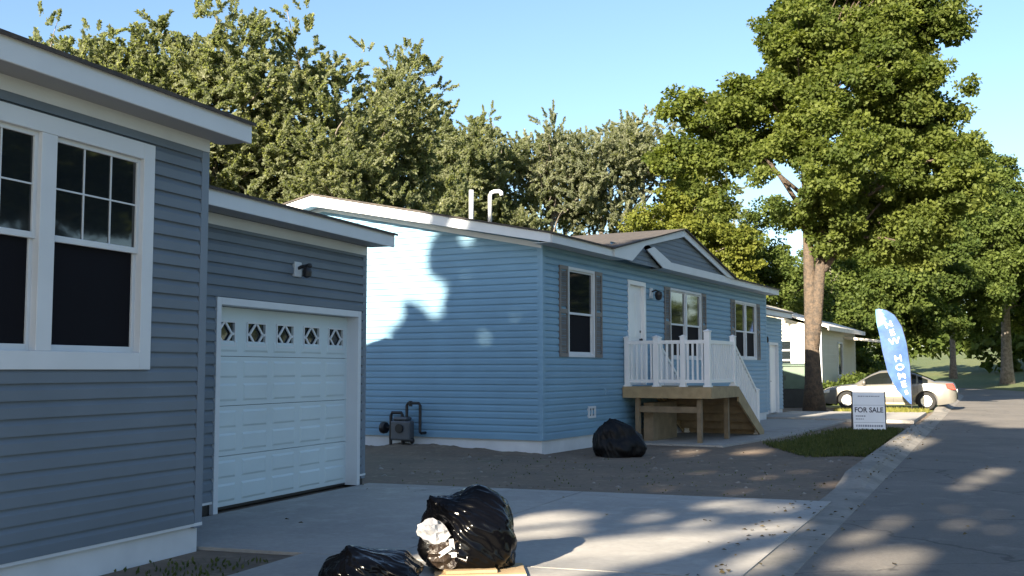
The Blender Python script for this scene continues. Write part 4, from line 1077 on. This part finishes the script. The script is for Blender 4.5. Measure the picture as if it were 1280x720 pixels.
for k in range(3):
    a = k * 1.3; mb.box(-.07, .07, -.003, .003, -.016, .016, Matrix.Translation((-.10 + .05 * math.cos(a), -.30 - .006 * k, .14 + .05 * math.sin(a))) @ Matrix.Rotation(a * .8 + .4, 4, 'Y') @ Matrix.Rotation(.3 * k, 4, 'Z'))
tag(mb.build('paper_scraps', M['liner'], b1), kind='stuff')
b2 = thing('garbage_bag', 'low slumped black garbage bag lying left of the upright bag', 'garbage bag', (-.95, 7.42, .03))
bag_mesh('bag_film', .325, .29, .145, 6, M['bag'], b2, (0, 0, 0), knot=((-.35, -.2, .9), .3), fold=.045, lump=.22)
b3 = thing('garbage_bag', 'dull black garbage bag slumped on the dirt beside the blue house', 'garbage bag', (1.82, 18.45, 0))
bag_mesh('bag_film', .42, .36, .37, 21, M['bag_dull'], b3, (0, 0, -.01), knot=((-.35, -.1, 1), .16), fold=.045, lump=.24)
cb = thing('flattened_cardboard', 'flattened tan cardboard sheets under the upright garbage bag', 'cardboard', (-.25, 7.82, .03), .06)
mb = MB(); mb.box(-.30, .34, -.20, .24, .0, .022); mb.build('bottom_sheet', M['card'], cb)
mb = MB(); mb.box(-.24, .12, -.16, .2, .024, .044, Matrix.Rotation(.12, 4, 'Z')); mb.build('top_sheet', M['card'], cb)

# ================================================================== FOR SALE sign
def text_mesh(name, body, size, m, parent, Mx, extrude=.003, bold=.0, align='CENTER', sx=1, spacing=1):
    cu = bpy.data.curves.new(name, 'FONT'); cu.body = body; cu.size = size; cu.extrude = extrude; cu.offset = bold; cu.align_x = align; cu.align_y = 'CENTER'; cu.space_character = spacing
    tmp = bpy.data.objects.new('tmp', cu); C.objects.link(tmp)
    dg = bpy.context.evaluated_depsgraph_get(); me = bpy.data.meshes.new_from_object(tmp.evaluated_get(dg)); bpy.data.objects.remove(tmp)
    me.transform(Matrix.Diagonal((sx, 1, 1, 1))); me.transform(Mx); me.materials.clear(); me.materials.append(m)
    o = bpy.data.objects.new(name, me); C.objects.link(o); o.parent = parent; return o
M['sign_white'] = mat('sign_white', (.70, .74, .80), .4, noise=(3, .03))
M['sign_ink'] = mat('sign_ink', (.02, .025, .06), .5)
M['sign_grey'] = mat('sign_grey_ink', (.20, .23, .30), .5)
sg = thing('sale_sign', 'white A-frame FOR SALE sign standing on the lawn patch by the street', 'sign', (8.45, 25.75, 0), R(-14))
SW, SH = .36, .90
tl = math.atan2(.16, SH)
def panel(side):
    m = MB(); Mx = Matrix.Translation((0, -side * .20, .05)) @ Matrix.Rotation(-side * tl, 4, 'X')
    m.box(-SW, SW, -.012, .012, .0, SH, Mx); return m, Mx
m1, Mx = panel(1); fp = m1.build('front_panel', M['sign_white'], sg, bevel=.006)
m2, Mx2 = panel(-1); m2.build('back_panel', M['sign_white'], sg, bevel=.006)
F = Mx @ Matrix.Translation((0, -.0135, 0)) @ Matrix.Rotation(R(90), 4, 'X')
text_mesh('lettering', 'FOR SALE', .165, M['sign_ink'], fp, F @ Matrix.Translation((0, .47, 0)), bold=.004, sx=.92)
rr = random.Random(2)
for (z, x0, x1, hh) in ((.80, -.24, .26, .022), (.33, -.30, -.08, .03), (.26, -.30, -.12, .022), (.10, -.30, .30, .05)):
    x = x0; mb = MB()
    while x < x1:
        w_ = rr.uniform(.02, .05); mb.box(x, min(x + w_, x1), -.0165, -.0125, z - hh / 2, z + hh / 2, Mx); x += w_ + .012
    mb.build('small_print', M['sign_grey'], fp)
mb = MB(); mb.box(-SW + .02, SW - .02, -.016, -.0122, .585, .592, Mx); mb.build('ruled_line', M['sign_grey'], fp); mb = MB(); mb.box(-SW + .02, SW - .02, -.016, -.0122, .175, .182, Mx); mb.build('ruled_line', M['sign_grey'], fp)
mb = MB()
for s_ in (-1, 1):
    for x in (-SW - .012, SW + .012):
        mm = Matrix.Translation((0, -s_ * .20, .05)) @ Matrix.Rotation(-s_ * tl, 4, 'X'); mb.box(x - .012, x + .012, -.014, .014, -.055, SH + .01, mm)
mb.build('frame', M['black'], sg)

# ================================================================== NEW HOMES feather flag
fx, fy = 13.55, 36.9
ff = thing('feather_flag', 'tall blue feather flag reading NEW HOMES planted in front of the car', 'flag', (fx, fy, 0), R(-12))
sF = fy / 1350.
def fp_(px, py): return ((px - 1137.0) * sF / math.cos(R(12)) + .0, 1.47 + (462 - py) * sF)
edgeR = [(1138, 505), (1138, 480), (1137, 455), (1134, 430), (1129, 408), (1121, 394), (1111, 387), (1102, 385)]
edgeL = [(1136, 504), (1121, 487), (1111, 464), (1106, 440), (1103, 420), (1100, 404), (1099, 392), (1099, 387)]
def resample(e, n):
    e = [Vector(fp_(*p)) for p in e]; L = [0]
    for a, b in zip(e, e[1:]): L.append(L[-1] + (b - a).length)
    out = []
    for k in range(n):
        t = L[-1] * k / (n - 1); i = max(j for j in range(len(L)) if L[j] <= t + 1e-9); i = min(i, len(e) - 2); out.append(e[i].lerp(e[i + 1], (t - L[i]) / (L[i + 1] - L[i])))
    return out
nF, wF = 40, 12
eR, eL = resample(edgeR, nF), resample(edgeL, nF)
def fpt(u, v):      # u across 0 left..1 right, v along
    i = min(nF - 2, int(v * (nF - 1))); t = v * (nF - 1) - i
    a = eL[i].lerp(eL[i + 1], t); b = eR[i].lerp(eR[i + 1], t); p = a.lerp(b, u)
    return Vector((p.x, .05 * math.sin(u * 3.1) * math.sin(v * 9) * 1.0 + .02 * math.sin(v * 23 + u * 4), p.y))
mb = MB()
for side in (0, .006):
    o_ = len(mb.v)
    for j in range(nF):
        for i in range(wF + 1): p = fpt(i / wF, j / (nF - 1)); mb.v.append((p.x, p.y + side, p.z))
    for j in range(nF - 1):
        for i in range(wF): 
            a = o_ + j * (wF + 1) + i; f_ = (a, a + 1, a + wF + 2, a + wF + 1); mb.f.append(f_ if side == 0 else f_[::-1])
            v = (j + .5) / nF; u = (i + .5) / wF
            mb.m.append(1 if (v > .80 and u < .9 - (1 - v) * 2.2 + .0) or v > .93 else (0))
M['flag'] = mat('flag_blue', (.024, .066, .20), .7, mottle=[(1.4, (.04, .10, .26), .45, .6)]); M['flag_pale'] = mat('flag_pale', (.12, .29, .42), .7)
M['cyan'] = M['flag_pale']
mb.build('banner', [M['flag'], M['flag_pale']], ff, smooth=True, fix=False)
mb = MB(); pp = [(0.02, .02, -.2)] + [(p.x + .012, .012, p.y) for p in eR] + [(eL[-1].x - .01, .012, eL[-1].y)]
mb.tube(pp, [.02] * 6 + [.013] * (len(pp) - 6), 8); mb.build('pole', M['black'], ff)
M['letter'] = mat('flag_letter', (.80, .84, .86), .6)
word = ['N', 'E', 'W', None, 'H', 'O', 'M', 'E', 'S']
v0, v1 = .79, .12
for k, ch in enumerate(word):
    if ch is None: continue
    v = v0 + (v1 - v0) * k / (len(word) - 1); p = fpt(.55, v); q = fpt(.55, v + .02); an = math.atan2(q.x - p.x, q.z - p.z)
    wid = (fpt(1, v) - fpt(0, v)).length; size = min(.29, wid * .55)
    text_mesh('lettering', ch, size, M['letter'], ff, Matrix.Translation((p.x, p.y - .022, p.z)) @ Matrix.Rotation(an, 4, 'Y') @ Matrix.Rotation(R(90), 4, 'X'), extrude=.004, bold=.005, sx=1.2)

# ================================================================== parked sedan
M['carpaint'] = mat('champagne_paint', (.185, .178, .16), .3, metal=.4, coat=.6)
M['carlow'] = mat('cladding', (.26, .22, .14), .4, metal=.3)
M['carglass'] = mat('car_glass', (.008, .010, .010), .08, spec=.35)
M['tyre'] = mat('tyre', (.012, .012, .012), .85)
M['rim'] = mat('alloy', (.62, .62, .60), .3, metal=.7)
M['red'] = mat('tail_red', (.45, .03, .02), .2, coat=.5)
M['lampglass'] = mat('lamp_clear', (.6, .6, .58), .15, coat=.5)
cf = Vector((-.916, .401, 0)); ca = math.atan2(cf.y, cf.x)
car = thing('parked_car', 'champagne coloured sedan parked sideways behind the feather flag', 'car', (14.1, 40.62, 0.0), ca)
HLEN = 2.38; WX = (1.40, -1.36); WR = .33
def interp(x, T):
    for (a, va), (b, vb) in zip(T, T[1:]):
        if x <= b: return va + (vb - va) * (x - a) / (b - a)
    return T[-1][1]
TOP = [(-2.38, .72), (-2.34, .92), (-2.25, 1.01), (-1.95, 1.045), (-1.5, 1.05), (-.6, .99), (.3, .955), (1.0, .945), (1.6, .885), (2.1, .79), (2.28, .71), (2.38, .58)]
BELT = [(-2.38, .70), (-2.34, .88), (-2.25, .95), (-1.9, .975), (-1.4, .975), (-.4, .94), (.6, .91), (1.0, .90), (1.6, .84), (2.1, .75), (2.28, .67), (2.38, .56)]
WID = [(-2.38, .60), (-2.34, .72), (-2.2, .82), (-1.9, .875), (-1.2, .90), (1.2, .90), (1.8, .865), (2.15, .77), (2.3, .66), (2.38, .52)]
BOT = [(-2.38, .40), (-2.33, .30), (-2.1, .24), (-1.8, .19), (1.8, .18), (2.15, .20), (2.33, .25), (2.38, .34)]
st = sorted(set([round(-2.38 + i * .07, 3) for i in range(69)] + [2.38] + [round(w_ + .385 * math.cos(a * math.pi / 14), 3) for w_ in WX for a in range(15)]))
mb = MB(); rows = []
for x in st:
    zb = interp(x, BOT)
    for w_ in WX:
        if abs(x - w_) < .385: zb = max(zb, WR + math.sqrt(max(0, .385 ** 2 - (x - w_) ** 2)))
    bt, tp, w_ = interp(x, BELT), interp(x, TOP), interp(x, WID)
    pr = []
    for f in (0, .12, .3, .5, .7, .86, 1):
        z = zb + (bt - zb) * f; k = 1 - .09 * max(0, (.42 - z) / .3) ** 1.5 - .05 * max(0, (z - .62) / .4) ** 1.5
        pr.append((w_ * k, z))
    y_ = pr[-1][0]; pr += [(y_ * .93, bt + (tp - bt) * .55), (y_ * .8, bt + (tp - bt) * .85), (y_ * .4, tp + .012), (0, tp + .018)]
    rows.append(pr)
n = len(rows[0])
for s_ in (1, -1):
    o_ = len(mb.v)
    for x, pr in zip(st, rows): mb.v += [(x, s_ * y, z) for y, z in pr]
    for i in range(len(st) - 1):
        for k in range(n - 1):
            a = o_ + i * n + k; f_ = (a, a + 1, a + n + 1, a + n); mb.f.append(f_ if s_ > 0 else f_[::-1]); mb.m.append(0)
    mb.f.append(tuple(o_ + k for k in range(n))); mb.m.append(0); mb.f.append(tuple(o_ + (len(st) - 1) * n + k for k in range(n))); mb.m.append(0)
body = mb.build('body', M['carpaint'], car, smooth=True)
mb = MB(); mb.box(-2.0, 2.0, -.70, .70, .20, .75); mb.build('underbody', M['black'], car)
# cabin
RF = [(-1.72, 1.03), (-1.35, 1.20), (-.95, 1.36), (-.6, 1.435), (-.1, 1.455), (.25, 1.43), (.55, 1.31), (.85, 1.13), (1.15, .94)]
mb = MB(); rows = []; stc = [-1.72 + i * (2.87 / 30) for i in range(31)]
def cab(x):
    rt = interp(x, RF); b = min(interp(x, BELT) - .01, rt - .01); k = max(0, min(1, (rt - b) / .5)); wb = .845; wr = .845 - .235 * k
    return rt, b, wb, wr
for x in stc:
    rt, b, wb, wr = cab(x); rows.append([(wb, b), (wb + (wr - wb) * .5 + .012, b + (rt - .06 - b) * .5), (wr, rt - .055), (wr * .9, rt - .02), (wr * .5, rt + .0), (0, rt + .008)])
n = 6
for s_ in (1, -1):
    o_ = len(mb.v)
    for x, pr in zip(stc, rows): mb.v += [(x, s_ * y, z) for y, z in pr]
    for i in range(30):
        for k in range(n - 1): a = o_ + i * n + k; f_ = (a, a + 1, a + n + 1, a + n); mb.f.append(f_ if s_ > 0 else f_[::-1]); mb.m.append(0)
mb.build('roof', M['carpaint'], car, smooth=True)
def sidep(x, f, s_, o_=.012):
    rt, b, wb, wr = cab(x); z = b + (rt - .055 - b) * f
    y = wb + (wr - wb) * f + .024 * (1 - abs(2 * f - 1)) * .5; return (x, s_ * (y + o_), z)
def strip_glass(pl, name):
    for s_ in (1, -1):
        m = MB()
        for (x0, x1, fn) in pl:
            for i in range(12):
                a, b = x0 + (x1 - x0) * i / 12, x0 + (x1 - x0) * (i + 1) / 12
                for (f0, f1) in ((.06, .5), (.5, .93)):
                    fa = lambda x, f: min(f, fn(x))
                    m.quad(sidep(a, fa(a, f0), s_), sidep(b, fa(b, f0), s_), sidep(b, fa(b, f1), s_), sidep(a, fa(a, f1), s_))
        m.build(name, M['carglass'], car, fix=False)
full = lambda x: .93
strip_glass([(-.20, .86, full)], 'side_window'); strip_glass([(-1.02, -.27, full)], 'side_window'); strip_glass([(-1.42, -1.09, full)], 'quarter_window')
def endglass(xs_, name):
    m = MB()
    for a, b in zip(xs_, xs_[1:]):
        for (k0, k1) in ((-1, -.5), (-.5, 0), (0, .5), (.5, 1)):
            def P(x, k): rt, bb, wb, wr = cab(x); return (x, k * wr * .86, rt + .014 - .028 * abs(k) ** 2)
            m.quad(P(a, k0), P(b, k0), P(b, k1), P(a, k1))
    m.build(name, M['carglass'], car, smooth=True, fix=False)
endglass([1.08, .85, .7, .55, .40, .30], 'windscreen'); endglass([-1.66, -1.5, -1.35, -1.15, -.95, -.78], 'rear_window')
for x in WX:
    for s_ in (1, -1):
        m = MB(); y = s_ * .80
        m.lathe([(.20, -.10), (.30, -.10), (WR, -.07), (WR, .07), (.30, .10), (.20, .10), (.20, -.10)], (x, y, WR), 'y', 32, cap=False); wobj = m.build('wheel', M['tyre'], car, smooth=False)
        m = MB(); m.lathe([(.215, 0), (.215, s_ * .085), (.19, s_ * .092), (.185, s_ * .06), (.0, s_ * .055)], (x, y, WR), 'y', 28)
        m.lathe([(.0, s_ * .06), (.05, s_ * .095), (.0, s_ * .105)], (x, y, WR), 'y', 14)
        for k in range(6):
            an = k * math.pi / 3; c_, s2 = math.cos(an), math.sin(an)
            v = [(r_ * c_ - t_ * s2, r_ * s2 + t_ * c_) for (r_, t_) in ((.03, -.03), (.2, -.045), (.2, .045), (.03, .03))]
            m.prism([(x + a_, WR + b_) for a_, b_ in v], 'y', y + s_ * .058, y + s_ * .09)
        m.build('rim', M['rim'], wobj)
for s_ in (1, -1):
    m = MB(); m.prism([(-2.36, .74), (-2.27, .97), (-2.02, .96), (-2.06, .80), (-2.25, .74)], 'y', s_ * .70, s_ * .872); m.build('taillight', M['red'], car, bevel=.02)
    m = MB(); m.prism([(2.02, .60), (2.30, .58), (2.26, .67), (1.98, .76), (1.86, .77)], 'y', s_ * .60, s_ * .80); m.build('headlight', M['lampglass'], car, bevel=.02)
    m = MB(); m.lathe([(.02, -.06), (.085, -.04), (.09, .03), (.04, .07)], (.78, s_ * .96, .99), 'x', 12); m.tube([(.78, s_ * .84, .95), (.78, s_ * .92, .97)], .03, 6); m.build('mirror', M['carpaint'], car, smooth=True)
    m = MB(); m.box(-1.0, 1.05, s_ * .895, s_ * .915, .46, .54); m.build('side_moulding', M['carlow'], car, bevel=.006)
    m = MB(); m.box(-1.0, 1.05, s_ * .845, s_ * .872, .20, .28); m.build('sill', M['carlow'], car, bevel=.006)
    for x in (.0, -.80):
        m = MB(); m.box(x - .16, x + .02, s_ * .885, s_ * .92, .80, .835); m.build('door_handle', M['carpaint'], car, bevel=.008)
    m = MB()
    for x in (1.02, -.23, -1.06): m.box(x - .004, x + .004, s_ * .80, s_ * .9035, .28 if x > -1 else .62, .9)
    m.build('door_seam', M['black'], car)
m = MB(); m.box(-2.40, -2.36, -.26, .26, .62, .76); m.build('number_plate', M['lampglass'], car)
m = MB(); m.box(2.34, 2.37, -.34, .34, .44, .54); m.build('grille', M['black'], car)

# ================================================================== WHITE HOUSE beyond the maple
FA = R(61.6); FO = Vector((13.3, 46.6, 0)); FW = fr(FO, FA)
wh = thing('white_house', 'cream white single-storey house with carport awning behind the maple trunk', 'house', FO, FA)
M['cream'] = mat('cream_siding', (.50, .48, .40), .6, noise=(1.2, .06)); M['metalroof'] = mat('white_roof', (.70, .66, .60), .5, mottle=[(2, (.55, .50, .45), .5, .65)])
M['brick_low'] = mat('grey_skirt', (.10, .10, .10), .9, noise=(6, .25))
FL, FD = 7.6, 8.0; fe = 3.35; fs = .30
mb = MB(); fwin = (1.25, 2.15, 1.45, 2.75)
siding(mb, (0, 0, 0), Y_, -X, 0, FD, .6, 3.2, .2, [fwin], out=.01)
siding(mb, (0, 0, 0), Y_, -X, 0, FD, 3.32, fe + fs * FD / 2 - .05, .2, clip=lambda z: ((z - fe + .1) / fs, FD - (z - fe + .1) / fs), out=.01)
siding(mb, (0, 0, 0), X, -Y_, 0, FL, .6, 3.3, .2, [(3.4, 4.4, 1.2, 2.7)], out=.01)
siding(mb, (FL, 0, 0), Y_, X, 0, FD, .6, 3.3, .2, out=.01); siding(mb, (0, FD, 0), X, Y_, 0, FL, .6, 3.3, .2, out=.01)
mb.build('wall', M['cream'], wh)
mb = MB(); mb.box(-.02, FL, -.02, .03, -.1, .6); mb.box(-.02, .03, .03, FD, -.1, .6); mb.box(FL - .03, FL, .03, FD, -.1, .6); mb.build('skirting', M['brick_low'], wh)
mb = MB(); mb.box(-.06, .02, -.06, FD, 3.2, 3.33); mb.build('band_board', M['white'], wh)
mb = MB(); roof_gable(mb, -.35, FL + .3, -.4, fe - .1, FD / 2, fe + fs * (FD / 2 + .3), FD + .4, .08); mb.build('roof', M['metalroof'], wh)
mb = MB(); mb.box(-.36, FL + .3, -.44, -.4, fe - .2, fe - .02); mb.build('fascia', M['metalroof'], wh)
mb = MB(); mb.box(-.05, .05, -.05, .05, .0, 3.25); mb.build('corner_post', M['white'], wh)
m = MB(); y0, y1, z0, z1 = fwin
for q in ((y0 - .05, y0 + .03, z0, z1), (y1 - .03, y1 + .05, z0, z1), (y0 + .03, y1 - .03, z0 - .04, z0 + .04), (y0 + .03, y1 - .03, z1 - .04, z1 + .04)): m.box(-.05, .04, q[0], q[1], q[2], q[3])
for t in (1 / 3, 2 / 3): m.box(-.04, .03, y0 + .03, y1 - .03, z0 + (z1 - z0) * t - .035, z0 + (z1 - z0) * t + .035)
wf = m.build('window', M['white'], wh); m = MB(); m.box(.01, .02, y0 + .02, y1 - .02, z0, z1); m.build('pane', M['glass'], wf)
m = MB()
for q in ((3.35, 3.43, 1.2, 2.7), (4.37, 4.45, 1.2, 2.7), (3.43, 4.37, 1.16, 1.24), (3.43, 4.37, 2.66, 2.74)): m.box(q[0], q[1], -.05, .04, q[2], q[3])
wf = m.build('window', M['white'], wh); m = MB(); m.box(3.42, 4.38, .01, .02, 1.22, 2.68); m.build('pane', M['glass'], wf)
# carport awning on the street side, towards its far end
m = MB(); m.prism([(-1.7, 2.72), (-.02, 2.9), (-.02, 3.02), (-1.7, 2.84)], 'x', 4.9, FL + .1); m.build('awning', M['metalroof'], wh)
for x in (FL - .05,):
    m = MB(); m.box(x - .04, x + .04, -1.65, -1.57, 0, 2.73); m.build('awning_post', M['white'], wh)
# bush under the awning
def bush(label, x, y, r, hgt, lm, n=120, per=70):
    bl = [(0, 0, hgt * .5, r, r, hgt * .5)]
    me, c = crown_mesh('bush', bl, n, per, .12, .05, .22, rng, 'round', .5); me.materials.append(LM[lm])
    t = thing('bush', label, 'bush', (x, y, ground_h(x, y)))
    o = bpy.data.objects.new('foliage', me); C.objects.link(o); o.parent = t
    m = MB()
    for k in range(5): a = k * 1.26; m.tube([(0, 0, -.05), (math.cos(a) * r * .3, math.sin(a) * r * .3, hgt * .35), (math.cos(a) * r * .6, math.sin(a) * r * .6, hgt * .7)], [.03, .02, .01], 6)
    m.build('stem', M['bark_grey'], t)
p = FW(2.6, -.9); bush('low dark bush under the side window of the white house', p.x, p.y, .8, 1.3, 'dark')
p = FW(9.3, .6); bush('dark rounded bush below the carport awning', p.x, p.y, 1.8, 2.4, 'dark', 260)
p = FW(-1.2, -.6); bush('small dark bush at the corner of the white house', p.x, p.y, .7, .9, 'dark')
